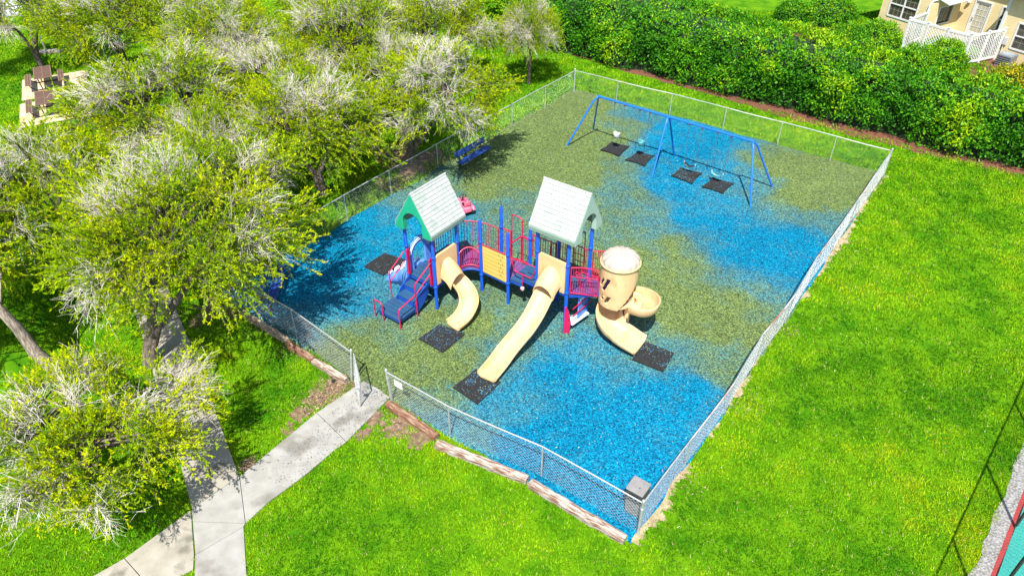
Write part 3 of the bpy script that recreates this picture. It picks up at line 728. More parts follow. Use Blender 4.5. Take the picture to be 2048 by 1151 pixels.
def slide_panel(a, b, z0, z1, outdir):
    """entry panel with a cut-out mouth: side leaves plus top"""
    a = Vector((*a, 0)); b = Vector((*b, 0)); t = (b-a); L = t.length; ang = math.atan2(t.y, t.x); M = Matrix.Translation(a) @ Matrix.Rotation(ang, 4, 'Z')
    c = L/2; o = .33
    outer = [(.07, z0), (.07, z1-.05), (.12, z1), (L-.12, z1), (L-.07, z1-.05), (L-.07, z0), (c+o, z0), (c+o, z0+.32)]
    arc = [(c+o*math.cos(x), z0+.32+o*math.sin(x)) for x in np.linspace(0, math.pi, 11)][1:-1]
    poly = outer + arc + [(c-o, z0+.32), (c-o, z0)]
    n = len(poly)
    vs = [M @ Vector((x, -.04, z)) for x, z in poly] + [M @ Vector((x, .04, z)) for x, z in poly]
    bm2 = bmesh.new(); bv = [bm2.verts.new(p) for p in vs]
    f0 = bm2.faces.new(bv[:n]); f1 = bm2.faces.new(bv[n:][::-1])
    for i in range(n): bm2.faces.new((bv[i], bv[(i+1) % n], bv[n+(i+1) % n], bv[n+i]))
    bmesh.ops.recalc_face_normals(bm2, faces=bm2.faces); bmesh.ops.triangulate(bm2, faces=[f for f in bm2.faces if len(f.verts) > 4])
    me = bpy.data.meshes.new('entry_panel'); bm2.to_mesh(me); bm2.free(); me.materials.append(MATS['yellow'])
    return link('entry_panel', me, PS, (-5, -8, 0))
e1 = slide_panel(P1, P3, D1-.0, D1+1.12, (0, -1)); hood((4.195, 9.57), (0, -1), (1, 0), D1+.04, e1)
e1['label'] = 'yellow entry panel of the short curved slide'
channel([(4.2, 9.66, 1.0), (4.24, 9.38, .95), (4.27, 9.05, .76), (4.2, 8.75, .56), (3.98, 8.52, .40), (3.62, 8.42, .25), (3.3, 8.42, .18), (3.06, 8.44, .17)], .56, .24, wallf=lambda f: 1-.25*f)
e2 = slide_panel(P10, P8, D2-.04, D2+1.1, (-1, 0)); hood((5.15, 6.1), (-1, 0), (0, 1), D2+.02, e2, .37, .44)
channel([(5.24, 6.1, 1.58), (5.0, 6.1, 1.54), (4.7, 6.09, 1.34), (4.25, 6.08, .98), (3.8, 6.1, .70), (3.4, 6.13, .56), (2.95, 6.17, .38), (2.5, 6.17, .22), (2.15, 6.15, .17), (1.86, 6.12, .165)], .60, .22, wallf=lambda f: 1-.3*f)
for (u, v, h) in ((3.45, 6.13, .52), (4.0, 8.5, .36)):
    part(MB().tube([(u, v, -.05), (u, v, h)], .03, 8), 'slide_support', 'post_blue')
# ---- crow's-nest tube and spiral slide
TZ0, TZ1 = 1.30, 2.78; TR = .575
AX = (6.33, 3.93)
rings = []; NA = 48
holes = []
def tube_face_open(a, z):
    # doorway towards the bridge (+v), slide mouth low on the -v side, oblong slots towards the camera
    d = math.degrees(a) % 360
    if 50 < d < 125 and z > 1.55 and z < 2.62: return True
    zl = np.interp(d, [0, 20, 60, 130, 212, 285, 340, 360], [2.1, 1.7, 1.3, 1.3, 1.3, 2.30, 2.30, 2.1])
    if z < zl: return True
    for d0, z0_, z1_ in ((146, 1.98, 2.36), (166, 1.90, 2.40), (156, 1.52, 1.74), (176, 1.46, 1.76)):
        if abs(d - (d0 + 42*(z-(z0_+z1_)/2))) < 7.5 and z0_ < z < z1_: return True
    return False
mb = MB(); NZ = 48
zs = [TZ0 + (TZ1-TZ0)*k/NZ for k in range(NZ+1)]
def tp(a, z, r):
    low = .26*(1-math.cos(a-R(200)))/2 if z < TZ0+.01 else 0
    return (TC[0]+r*math.cos(a), TC[1]+r*math.sin(a), z+low*0)
NA = 120
for i in range(NA):
    a0, a1 = 2*math.pi*i/NA, 2*math.pi*(i+1)/NA; am = (a0+a1)/2
    for k in range(NZ):
        zm = (zs[k]+zs[k+1])/2
        if tube_face_open(am, zm): continue
        mb.add([tp(a0, zs[k], TR), tp(a1, zs[k], TR), tp(a1, zs[k+1], TR), tp(a0, zs[k+1], TR)], [(0, 1, 2, 3)], True)
        mb.add([tp(a0, zs[k], TR-.035), tp(a1, zs[k], TR-.035), tp(a1, zs[k+1], TR-.035), tp(a0, zs[k+1], TR-.035)], [(3, 2, 1, 0)], True)
        # edges of the openings
        for nb in (-1, 1):
            an = am + nb*2*math.pi/NA
            if tube_face_open(an, zm):
                ae = a0 if nb < 0 else a1
                mb.add([tp(ae, zs[k], TR), tp(ae, zs[k], TR-.035), tp(ae, zs[k+1], TR-.035), tp(ae, zs[k+1], TR)], [(0, 1, 2, 3)])
        for nb in (-1, 1):
            zn = zm + nb*(TZ1-TZ0)/NZ
            if tube_face_open(am, zn) or zn < TZ0 or zn > TZ1:
                ze = zs[k] if nb < 0 else zs[k+1]
                mb.add([tp(a0, ze, TR), tp(a1, ze, TR), tp(a1, ze, TR-.035), tp(a0, ze, TR-.035)], [(0, 1, 2, 3)])
nest = part(mb, 'tower_tube', 'yellow')
part(MB().tube([(TC[0], TC[1], TZ0+.01), (TC[0], TC[1], TZ0+.06)], TR-.04, 32), 'tube_floor', 'yellow', nest)
rim = [(TC[0]+(TR+.02)*math.cos(a), TC[1]+(TR+.02)*math.sin(a), TZ1-.01) for a in np.linspace(0, 2*math.pi, 41)]
part(MB().tube(rim, .035, 8), 'tube_rim', 'yellow', nest)
rings = []
for f in np.linspace(0, 1, 10):
    g = []
    for k in range(72):
        a = 2*math.pi*k/72; lob = 1 + .085*abs(math.cos(7*a))*(1-f*.35)
        rr = (TR-.02)*math.cos(f*math.pi/2*.985)*lob; g.append((TC[0]+rr*math.cos(a), TC[1]+rr*math.sin(a), TZ1 + .36*math.sin(f*math.pi/2) + .35*(lob-1)))
    rings.append(g)
part(MB().loft(rings, True, True, True), 'dome', 'dome')
for a in (R(198), R(232)):        # two round portholes moulded in the dome
    c = Vector((TC[0]+.50*math.cos(a), TC[1]+.50*math.sin(a), TZ1+.17)); nrm = Vector((math.cos(a)*.8, math.sin(a)*.8, .6)).normalized()
    part(MB().tube([c, c+nrm*.035], [.085, .075], 14), 'porthole', 'petal')
# helix: a full turn down round the axis, then straight out
hx = []
A0, A1 = -105, 184
for k in range(15):
    f = k/14; a = R(A0 + (A1-A0)*f); r_ = .60 - .04*f
    hx.append((AX[0]+r_*math.cos(a), AX[1]+r_*math.sin(a), 1.28 - .98*f))
hx += [(5.765, 3.62, .25), (5.77, 3.34, .21), (5.78, 3.10, .19)]
hx = [(6.05, 3.72, 1.34)] + hx[0:]
channel(hx, .70, .34, name='spiral_chute', wallf=lambda f: (1.0 if f < .75 else 1-.55*(f-.75)/.25), wf=lambda f: 1 + .28*max(0, min(1, (f-.55)/.35)))
part(MB().tube([(AX[0], AX[1], -.05), (AX[0], AX[1], 1.45)], .09, 16), 'spiral_pole', 'yellow')
# high outer wall of the lower turn (moulded shield)
rg = []
for a in np.linspace(R(95), R(168), 16):
    f = (math.degrees(a)-A0)/(A1-A0); z = 1.28-.98*f; rr = .60-.04*f+.36
    rg.append([(AX[0]+rr*math.cos(a), AX[1]+rr*math.sin(a), z-.02), (AX[0]+(rr+.03)*math.cos(a), AX[1]+(rr+.03)*math.sin(a), z+.3+.2*math.cos((a-R(95))*1.2)), (AX[0]+rr*math.cos(a), AX[1]+rr*math.sin(a), z+.3+.2*math.cos((a-R(95))*1.2))])
part(MB().loft(rg, True, True, True), 'chute_shield', 'yellow')

# ---- ground-level activity panel under the bridge
bd = part(MB().bbox((5.62, 5.30, .25), (6.22, 5.36, 1.25), .04), 'counter_panel', 'panel_blue')
bd['label'] = 'light blue shop-front play panel under the bridge'
M = Matrix.Translation((5.50, 5.42, 0)) @ Matrix.Rotation(R(-8), 4, 'Z')
part(MB().bbox((-.2, -.16, .30), (.66, .16, .36), .02, M), 'counter_top', 'petal')
for z in (.72, 1.02):
    part(MB().tube([(5.25, 5.30, z), (6.28, 5.24, z)], .017, 8), 'panel_bar', 'red')
for k in range(4):
    part(MB().bbox((5.66+.14*k, 5.27, 1.06), (5.76+.14*k, 5.30, 1.20), .01), 'crenel', 'petal', bd)
pr_ = [(0, .02), (.16, .02), (.22, .5), (.13, .95), (.05, 1.1), (0, 1.1)]
M = Matrix.Translation((5.10, 5.50, 0)) @ Matrix.Rotation(R(-62), 4, 'Z') @ Matrix.Rotation(R(90), 4, 'X')
part(MB().prism(pr_, -.02, .02, M), 'side_fin', 'red')

# ---- entry stairs with red hand rails
sp = part(MB().bbox((2.12, 9.92, .30), (2.92, 10.95, .37), .02), 'transfer_platform', 'deck_blue')
part(MB().box((2.15, 9.95, .2), (2.90, 10.92, .296)), 'platform_rim', 'step_blue', sp)
ribs(sp, 2.12, 2.92, 9.92, 10.95, .37, 5)
for k, (u0, u1, z) in enumerate(((2.90, 3.28, .60), (3.24, 3.58, .82))):
    st = part(MB().bbox((u0, 9.98, z-.05), (u1, 10.72, z), .012), 'step', 'deck_blue')
    part(MB().box((u0+.005, 10.0, z-.24), (u0+.03, 10.70, z-.052)), 'riser', 'step_blue', st)
for v in (9.94, 10.74):
    poly = [(2.86, .20), (3.0, .16), (3.3, .32), (3.56, .62), (3.56, 1.0), (3.40, .95), (3.1, .78), (2.86, .52)]
    part(MB().prism(poly, 0, .03, Matrix.Translation((0, v, 0)) @ Matrix.Rotation(R(90), 4, 'X')), 'stringer', 'step_blue')
loop([(2.08, 11.0, 0), (2.08, 11.0, .78), (2.06, 10.6, .78), (2.06, 10.6, 0)], .022)
loop([(2.1, 9.88, 0), (2.1, 9.88, .82), (2.90, 9.86, .95)], .022)
loop([(2.90, 9.86, 0), (2.90, 9.86, 1.36), (3.54, 9.70, 1.92)], .022)
loop([(2.92, 9.86, .95), (3.54, 9.72, 1.52), (3.56, 9.72, .98)], .018)
loop([(2.90, 11.0, .0), (2.90, 11.0, 1.36), (3.54, 10.86, 1.92)], .022)
loop([(2.92, 11.0, .98), (3.54, 10.86, 1.52)], .018)
for v in (9.73, 10.72):
    part(MB().bbox((3.50, v-.02, 1.02), (3.64, v+.03, 2.06), .03), 'bracket_plate', 'red')
# ---- arch panel and moulded climber on the far side of the low deck
poly = []
for x in np.linspace(0, math.pi, 15): poly.append((.585+.54*math.cos(x), 1.55+.62*math.sin(x)))
inner = [(.585+.30*math.cos(x), 1.56+.36*math.sin(x)) for x in np.linspace(0, math.pi, 15)]
out_ = [(1.125, 1.0)] + poly + [(.045, 1.0)]; inn_ = [(.885, 1.0)] + inner + [(.285, 1.0)]
rings = [[(3.61+o[0], 10.80, o[1]), (3.61+q[0], 10.80, q[1]), (3.61+q[0], 10.88, q[1]), (3.61+o[0], 10.88, o[1])] for o, q in zip(out_, inn_)]
ap = part(MB().loft(rings, True, False, True), 'arch_panel', 'panel_blue')
for s_ in (0, 1):
    pts = [(3.61+.585+(.44+.06*s_)*math.cos(x), 10.785, 1.55+(.50+.07*s_)*math.sin(x)) for x in np.linspace(.2, 2.9, 14)]
    part(MB().tube(pts, .013, 6), 'moulding', 'petal', ap)
rings = []
for k, f in enumerate(np.linspace(0, 1, 15)):
    v = 10.9 + 1.25*f; zt = .98*(1-f)**.8 + .10*abs(math.sin(f*11)) + .05; hw = .46 + .05*math.sin(f*9)
    g = []
    for x in np.linspace(-1, 1, 13):
        g.append((4.17 + hw*x, v, max(.02, zt*(1-.10*x*x) - .10*(abs(x) > .93)) + .03*math.sin(x*9+f*20)))
    g += [(4.17+hw*.92, v, .02), (4.17-hw*.92, v, .02)]
    rings.append(g)
cl = part(MB().loft(rings, True, True, True), 'moulded_climber', 'panel_blue')
for k in range(10):
    f = .12+.085*k; v = 10.9+1.25*f; x = (-.27, .24, -.02)[k % 3]; z = .98*(1-f)**.8 + .17
    part(MB().tube([(4.17+x-.11, v, z-.05), (4.17+x-.05, v+.02, z+.01), (4.17+x+.05, v+.03, z+.01), (4.17+x+.11, v, z-.05)], [.02, .055, .055, .02], 7), 'hand_hold', 'petal', cl)

# ------------------------------------------------------------------ swing set
S0, S1 = Vector((3.96, 31.46, 2.35)), Vector((9.74, 26.90, 2.35)); SM = S0.lerp(S1, .48)
sw = thing('swing_set', 'blue steel swing frame with three pairs of legs and four swings', 'swing set', (S0.x, S0.y, 0))
O = Vector((S0.x, S0.y, 0)); bd = (S1-S0).normalized()
MB().tube([S0-O-bd*.06, S0.lerp(S1, .25)-O, SM-O, S0.lerp(S1, .75)-O, S1-O+bd*.06], .045, 12).build('top_beam', 'swing_blue', sw)
def bent(top, foot):
    top = top - Vector((0, 0, .01)); f = Vector((*foot, -.1)); d = f-top; q = top + Vector((d.x, d.y, 0))*.10
    pts = [top]
    for t in (.3, .6, 1): pts.append(top.lerp(q, t*.9) + d*.075*t*t)
    pts.append(f); return [p-O for p in pts]
for top, feet in ((S0, ((2.52, 31.18), (3.98, 33.02))), (SM, ((6.1, 28.09), (7.49, 30.21))), (S1, ((9.77, 25.53), (11.22, 27.3)))):
    for ft in feet:
        MB().tube(bent(top, ft), .040, 12).build('leg', 'swing_blue', sw)
    MB().tube([top-O-bd*.07, top-O+bd*.07], .058, 12).build('collar', 'swing_blue', sw)
nrm = Vector((-bd.y, bd.x, 0))
def chain(mb, a, b, n=26):
    for k in range(n):
        p = a.lerp(b, k/n); q = a.lerp(b, (k+1.25)/n); d = q-p; s_ = (bd if k % 2 else nrm)*.011
        mb.tube([p, p.lerp(q, .2)+s_, p.lerp(q, .8)+s_, q, p.lerp(q, .8)-s_, p.lerp(q, .2)-s_, p], .0038, 4, False)
SWL = [('white bucket swing hanging at the left end of the blue frame', .151, 'b', 'white_plastic'), ('teal bucket swing just left of the middle legs', .326, 'b', 'teal_seat'),
       ('black belt swing just right of the middle legs', .659, 's', 'black'), ('pale teal belt swing nearest the right end of the blue frame', .837, 's', 'teal_seat')]
for lb, t, kind, m in SWL:
    c = S0.lerp(S1, t); r0 = Vector((c.x, c.y, 0)); hw = .26 if kind == 's' else .22
    root = thing('swing', lb, 'swing', (c.x, c.y, 0), 0, 'swings on the blue frame')
    for s_ in (-1, 1):
        h = Vector((0, 0, 2.30)) + bd*hw*s_*1.15
        MB().tube([h-bd*.03, h+bd*.03], .056, 10).build('hanger', 'rust', root)
        mb = MB(); e = Vector((0, 0, .56 if kind == 's' else .98)) + bd*hw*s_
        chain(mb, h-Vector((0, 0, .05)), e, 30); mb.build('chain', 'chain', root)
        if kind == 's':
            MB().tube([e+Vector((0, 0, .03)), e-Vector((0, 0, .06))], .022, 8).build('clevis', 'white_plastic', root)
    if kind == 's':
        rg = []
        for x in np.linspace(-1, 1, 13):
            p = bd*hw*float(x) + Vector((0, 0, .42 + .12*float(x)**2)); rg.append([p-nrm*.085, p-nrm*.085-Vector((0, 0, .018)), p+nrm*.085-Vector((0, 0, .018)), p+nrm*.085])
        MB().loft(rg, True, True, True).build('belt_seat', m, root)
    else:
        rg = []
        for z, rr in ((.64, .08), (.66, .12), (.73, .155), (.85, .17), (.88, .175), (.88, .158), (.83, .145), (.74, .13), (.69, .08)):
            rg.append([bd*rr*.95*math.cos(a) + nrm*rr*math.sin(a) + Vector((0, 0, z + .05*math.cos(2*a)*(z > .8))) for a in np.linspace(0, 2*math.pi, 24, endpoint=False)])
        MB().loft(rg, True, True, True).build('bucket_seat', m, root)

# ------------------------------------------------------------------ black rubber wear mats with shreds kicked onto them
MATQ = [('black mat under the white bucket swing', [(4.1, 30.66), (4.72, 31.49), (5.52, 31.02), (4.91, 30.01)], 0),
        ('black mat under the teal bucket swing', [(5.12, 29.67), (5.87, 30.51), (6.52, 30.06), (5.94, 29.05)], 1),
        ('shred-strewn black mat under the black belt swing', [(6.97, 28.18), (7.5, 28.91), (8.38, 28.41), (7.75, 27.47)], 2),
        ('black mat under the pale belt swing', [(8.09, 27.21), (8.76, 28.04), (9.54, 27.47), (8.89, 26.62)], 1),
        ('black mat at the foot of the short curved slide', [(-2.99, 17.47), (-2.37, 18.19), (-1.52, 17.69), (-2.17, 16.81)], 2),
        ('black mat at the end of the long straight slide', [(-1.75, 15.28), (-1.1, 16.07), (-.34, 15.51), (-1.0, 14.61)], 2),
        ('black mat at the mouth of the spiral slide', [(3.71, 16.49), (4.25, 17.33), (5.08, 16.79), (4.6, 15.94)], 3),
        ('black mat below the moulded blue climber', [(-5.38, 21.41), (-4.77, 22.27), (-3.76, 21.76), (-4.63, 20.89)], 1)]
mx, my, mz, mcol = [], [], [], []
for k, (lb, q, amt) in enumerate(MATQ):
    q = [Vector((*p, 0)) for p in q][::-1]; N = 10; curl = k < 4; c = sum(q, Vector())/4
    top = {}
    mb = MB(); V = []
    for i in range(N+1):
        for j in range(N+1):
            s_, t = i/N, j/N
            e = min(s_, 1-s_, t, 1-t)
            s2 = s_ + (.05*math.sin(math.pi*t)*(s_-.5)*-2 if curl else 0)*1; t2 = t + (.05*math.sin(math.pi*s_)*(t-.5)*-2 if curl else 0)
            p = (q[0]*(1-s2)+q[1]*s2)*(1-t2) + (q[3]*(1-s2)+q[2]*s2)*t2
            V.append((p.x-c.x, p.y-c.y, .085 + (.025*max(0, .2-e)/.2 if curl else 0) + .004*math.sin(i*2.1+j*1.7+k)))
    n1 = N+1
    fs = [(i*n1+j, (i+1)*n1+j, (i+1)*n1+j+1, i*n1+j+1) for i in range(N) for j in range(N)]
    mb.add(V, fs, True); mb.add([(x, y, z-.03) for x, y, z in V], [f[::-1] for f in fs], True)
    bd_ = [i*n1 for i in range(N)] + [N*n1+j for j in range(N)] + [i*n1+N for i in range(N, 0, -1)] + [j for j in range(N, 0, -1)]
    ed = [V[i] for i in bd_]; lo = [(x, y, z-.03) for x, y, z in ed]; m_ = len(ed)
    mb.add(ed+lo, [(i, m_+i, m_+(i+1) % m_, (i+1) % m_) for i in range(m_)])
    tag(mb.build('rubber_mat', 'mat_black', None, (c.x, c.y, 0)), lb, 'mat', 'rubber wear mats')
    nch = (0, 70, 300, 200)[amt] + 25
    cnt = 0
    while cnt < nch:
        s_, t = rng.random(), rng.random()
        if amt >= 2 and vnoise([s_*3], [t*3], .9, 50+k)[0] < -.05 and rng.random() < .85: continue
        p = (q[0]*(1-s_)+q[1]*s_)*(1-t) + (q[3]*(1-s_)+q[2]*s_)*t
        mx.append(p.x); my.append(p.y); mz.append(.098); cnt += 1
        r_ = rng.random(); mcol.append((.25, .27, .17) if r_ < .25 else ((.02, .17, .34) if r_ < .7 else (.08, .22, .26)))
tag(link('mat_shreds', chip_mesh('mat_shreds', np.array(mx), np.array(my), np.array(mz), np.array(mcol)*.95, .02, .055, .3)), 'pale and blue rubber shreds scattered over the black mats', 'rubber shreds', kind='stuff')
# crumbs carried onto the walkway by the gate
n = 900; t = rng.random(n)**1.7; a = np.array([-4.05, 15.2]); b = np.array([-6.3, 12.0]); sd_ = rng.random(n)
px = a[0]+(b[0]-a[0])*t + (sd_-.35)*.95; py = a[1]+(b[1]-a[1])*t - (sd_-.35)*.75
ok = inpoly(px, py, SLABS[0][0]) | inpoly(px, py, SLABS[1][0])
px, py = px[ok], py[ok]
cc = np.where(rng.random((len(px), 1)) < .75, np.array([[.02, .025, .03]]), np.array([[.03, .12, .2]]))
tag(link('walkway_crumbs', chip_mesh('walkway_crumbs', px, py, np.full(len(px), .036), cc, .02, .05, .15)), 'dark rubber crumbs tracked onto the concrete walkway', 'rubber crumbs', kind='stuff')

# ------------------------------------------------------------------ benches
def bench(lb, loc, rz, L):
    b = thing('park_bench', lb, 'bench', (*loc, 0), rz, 'blue park benches')
    for k in range(3):
        y = -.17 + k*.12
        MB().bbox((-L/2, y, .43), (L/2, y+.112, .47), .012).build('seat_slat', 'bench_blue', b)
    for k in range(2):
        z = .62 + k*.125; M = Matrix.Translation((0, .24+.035*k, z)) @ Matrix.Rotation(R(-14), 4, 'X')
        MB().bbox((-L/2, -.018, 0), (L/2, .018, .117), .012, M).build('back_slat', 'bench_blue', b)
    for s_ in (-1, 1):
        x = s_*(L/2-.28)
        MB().tube([(x, -.14, 0), (x, -.12, .42), (x, .16, .42), (x, .24, .5), (x, .33, .88)], .025, 8).build('frame', 'black', b)
        MB().tube([(x, .20, 0), (x, .16, .42)], .025, 8).build('leg', 'black', b)
bench('blue bench under the overhanging tree beside the far fence', (-1.68, 29.44), YARD_ROT, 2.1)
bench('blue bench in deep shade at the front left corner', (-8.12, 20.0), R(93), 1.9)

# ------------------------------------------------------------------ pink ride-on toy
ty = thing('ride_on_toy', 'pink ride-on toy with black wheels behind the low roof', 'toy vehicle', (-1.95, 25.3, .04), R(118))
rings = []
for x, w2, z0, z1 in ((-.46, .13, .20, .34), (-.38, .19, .17, .42), (-.18, .17, .16, .40), (.02, .13, .16, .34), (.18, .15, .16, .46), (.36, .20, .17, .45), (.48, .15, .2, .34)):
    rings.append([(x, -w2, z0), (x, -w2, z1-.07), (x, -w2*.6, z1), (x, w2*.6, z1), (x, w2, z1-.07), (x, w2, z0)])
MB().loft(rings, True, False, True).build('body', 'pink', ty)
MB().bbox((-.36, -.13, .41), (-.05, .13, .47), .03).build('seat', 'black', ty)
MB().bbox((-.42, -.14, .46), (-.35, .14, .66), .03).build('backrest', 'pink', ty)
for s_ in (-1, 1):
    for x in (-.30, .30):
        wv = MB().tube([(x, s_*.17, .155), (x, s_*.20, .155), (x, s_*.28, .155), (x, s_*.30, .155)], [.12, .155, .155, .12], 18).build('wheel', 'black', ty)
        MB().tube([(x, s_*.29, .155), (x, s_*.31, .155)], .07, 12).build('hub', 'white_plastic', wv)
        MB().tube([(x-.18, s_*.23, .24), (x-.1, s_*.23, .33), (x+.1, s_*.23, .33), (x+.18, s_*.23, .24)], [.05, .075, .075, .05], 8).build('fender', 'pink', ty)
MB().tube([(.16, 0, .42), (.05, 0, .66)], .025, 8).build('steering_column', 'black', ty)
MB().tube([(.05+.05*math.cos(a)*.3, .14*math.sin(a), .67+.14*math.cos(a)*.5) for a in np.linspace(0, 2*math.pi, 17)], .018, 6).build('steering_wheel', 'black', ty)

# ------------------------------------------------------------------ litter bin in the fence corner
bn = thing('litter_bin', 'square black litter bin with a grey lid in the fence corner', 'bin', (3.08, 11.08, .03), YARD_ROT)
rg = [[(x*h, y*h, z) for x, y in ((-.19, -.21), (.19, -.21), (.21, -.19), (.21, .19), (.19, .21), (-.19, .21), (-.21, .19), (-.21, -.19))] for z, h in ((0, .90), (.05, .94), (.62, 1.04))]
MB().loft(rg, True, False, True).build('body', 'bin_grey', bn)
rg = [[(x*h, y*h, z) for x, y in ((-.19, -.21), (.19, -.21), (.21, -.19), (.21, .19), (.19, .21), (-.19, .21), (-.21, .19), (-.21, -.19))] for z, h in ((.622, 1.09), (.66, 1.10), (.87, 1.06))]
MB().loft(rg, True, False, True).build('hood', 'bin_black', bn)
MB().bbox((-.235, -.235, .872), (.235, .235, .935), .02).build('lid', 'bin_lid', bn)
MB().tube([(-.05, -.06, .936), (-.05, -.06, .942)], .018, 10).build('lid_lock', 'bin_black', bn)
MB().bbox((-.236, -.12, .70), (-.226, .12, .82), .004).build('slot', 'black', bn)

# ------------------------------------------------------------------ picnic tables
def picnic(lb, loc, rz):
    t = thing('picnic_table', lb, 'picnic table', (*loc, .05), rz, 'brown picnic tables')
    def grate(x0, x1, y0, y1, z, nm):
        g = MB().bbox((x0, y0, z-.035), (x1, y1, z), .012).build(nm, 'table_brown', t)
        for lo, hi in (((x0, y0, z+.002), (x1, y0+.045, z+.010)), ((x0, y1-.045, z+.002), (x1, y1, z+.010)), ((x0, y0+.046, z+.002), (x0+.045, y1-.046, z+.010)), ((x1-.045, y0+.046, z+.002), (x1, y1-.046, z+.010)),
                       ((x0+.046, (y0+y1)/2-.014, z+.002), (x1-.046, (y0+y1)/2+.014, z+.009)), (((x0+x1)/2-.014, y0+.046, z+.0025), ((x0+x1)/2+.014, y1-.046, z+.0095))):
            MB().box(lo, hi).build('edge_strip', 'table_edge', g)
    grate(-.95, .95, -.43, .43, .75, 'table_top')
    for s_ in (-1, 1):
        y = s_*.80; grate(-.88, .88, y-.15, y+.15, .45, 'bench_seat')
    for x in (-.6, .6):
        f = MB().tube([(x, -.82, .41), (x, -.72, .20), (x, -.5, .03), (x, .5, .03), (x, .72, .20), (x, .82, .41)], .03, 8)
        f.tube([(x, -.22, .03), (x, -.30, .72)], .03, 8).tube([(x, .22, .03), (x, .30, .72)], .03, 8).build('frame', 'black', t)
picnic('brown metal picnic table, the farther one on its own concrete pad', (-25.6, 38.5), R(-61))
picnic('brown metal picnic table, the nearer one, partly under twigs', (-23.75, 35.1), R(-61))
# pale slab and pipe stub on the lawn behind the tables
sb = thing('stone_marker', 'low pale slab with a short pipe on the shaded lawn', 'stone slab', (-28.2, 43.7, 0), .2)
MB().bbox((-.8, -.25, 0), (.8, .25, .16), .03).build('slab_base', 'concrete_old', sb)
MB().tube([(-.1, 0, .16), (-.1, 0, 1.0)], .07, 10).build('pipe', 'galv', sb)

# ------------------------------------------------------------------ tall court fence with a slumped teal windscreen
tf = thing('court_fence', 'tall court fence with teal windscreen at the lower right edge', 'fence', (*tfp(0), 0), math.atan2(.75, .662))
ps = [-1.7, 1.3, 4.3, 7.3, 10.3, 13.3]
for s_ in ps: MB().tube([(s_, 0, -.1), (s_, 0, 3.22)], .035, 10).build('post', 'black', tf)
for k in range(len(ps)-1):
    MB().tube([(ps[k], 0, 3.2), (ps[k+1], 0, 3.2)], .026, 8).build('top_rail', 'black', tf)
    w_ = MB(); wires(w_, (ps[k], 0), (ps[k+1], 0), 3.15, .03, (0, 0), .11, .0018); w_.build('wire_mesh', 'black', tf)
rg = []
for s_ in np.linspace(-1.7, 13.3, 76):
    g = []
    for t in np.linspace(0, 1, 12):
        bulge = .10*math.sin(t*9 + s_*1.7) + .06*math.sin(s_*4.1+t*4)
        g.append((s_, -.01 - 1.18*t - bulge*t*.5, .06 + .66*t + bulge*.35*t + .03*math.sin(s_*3)))
    rg.append(g)
MB().loft(rg, False, True).build('windscreen', 'teal_screen', tf)

# ------------------------------------------------------------------ house
HK = (24.9, 44.9)
hs = thing('house', 'yellow stucco house with white trimmed windows and a glazed door', 'house', (*HK, 0), R(-59.3))
def wallx(x0, x1, y0, y1, z1, openings, m='stucco'):
    """wall along local x with openings (a, b, za, zb)"""
    mb = MB(); x = x0
    for a, b, za, zb in sorted(openings):
        mb.box((x, y0, 0), (a, y1, z1)); mb.box((a, y0, 0), (b, y1, za)); mb.box((a, y0, zb), (b, y1, z1)); x = b
    mb.box((x, y0, 0), (x1, y1, z1)); return mb.build('wall', m, hs)
def wally(y0, y1, x0, x1, z1, openings, m='stucco'):
    mb = MB(); y = y0
    for a, b, za, zb in sorted(openings):
        mb.box((x0, y, 0), (x1, a, z1)); mb.box((x0, a, 0), (x1, b, za)); mb.box((x0, a, zb), (x1, b, z1)); y = b
    mb.box((x0, y, 0), (x1, y1, z1)); return mb.build('wall', m, hs)
def window(M, wd, ht, cols, rows, mid=True, glass='glass', name='window', meet=True):
    """frame in local x (width), z (height), outward -y"""
    f = MB().box((-.08, -.03, -.08), (0, .06, ht+.08), M).box((wd, -.03, -.08), (wd+.08, .06, ht+.08), M).box((.0005, -.03, ht), (wd-.0005, .06, ht+.08), M).box((.0005, -.04, -.09), (wd-.0005, .06, 0), M)
    fo = f.build(name, 'white_trim', hs)
    MB().box((0, .07, 0), (wd, .09, ht), M).build('pane', glass, fo)
    mb = MB()
    if mid: mb.box((wd/2-.04, .0, .001), (wd/2+.04, .058, ht-.001), M)
    if meet: mb.box((.001, .002, ht*.5-.03), (wd-.001, .055, ht*.5+.03), M)
    if mb.v: mb.build('sash_bar', 'white_trim', fo)
    for k in range(1, cols):
        x = wd*k/cols; MB().box((x-.008, .060, .004), (x+.008, .069, ht-.004), M).build('muntin', 'muntin', fo)
    for k in range(1, rows):
        z = ht*k/rows; MB().box((.004, .0605, z-.008), (wd-.004, .0685, z+.008), M).build('muntin', 'muntin', fo)
    return fo
HZ = 3.6
wallx(-3.5, -.4, 1.28, 1.53, HZ, [(-3.1, -1.25, .95, 2.35)])
window(Matrix.Translation((-3.1, 1.28, .95)), 1.85, 1.4, 6, 4)
wally(1.281, 9, -3.7, -3.5, HZ, [])
wally(1.53, 4.6, -.65, -.4, HZ, [(2.35, 3.65, .85, 1.85)])
window(Matrix.Translation((-.4, 2.35, .85)) @ Matrix.Rotation(R(90), 4, 'Z'), 1.3, 1.0, 5, 4, False, meet=False)
wallx(-.65, 3.5, 4.6, 4.85, HZ, [(.45, 1.40, .1, 2.2), (2.15, 2.85, .75, 2.2)])
dr = MB().box((.37, 4.56, .1), (.45, 4.66, 2.28)).box((1.40, 4.56, .1), (1.48, 4.66, 2.28)).box((.451, 4.56, 2.2), (1.399, 4.66, 2.28)).build('door_frame', 'white_trim', hs)
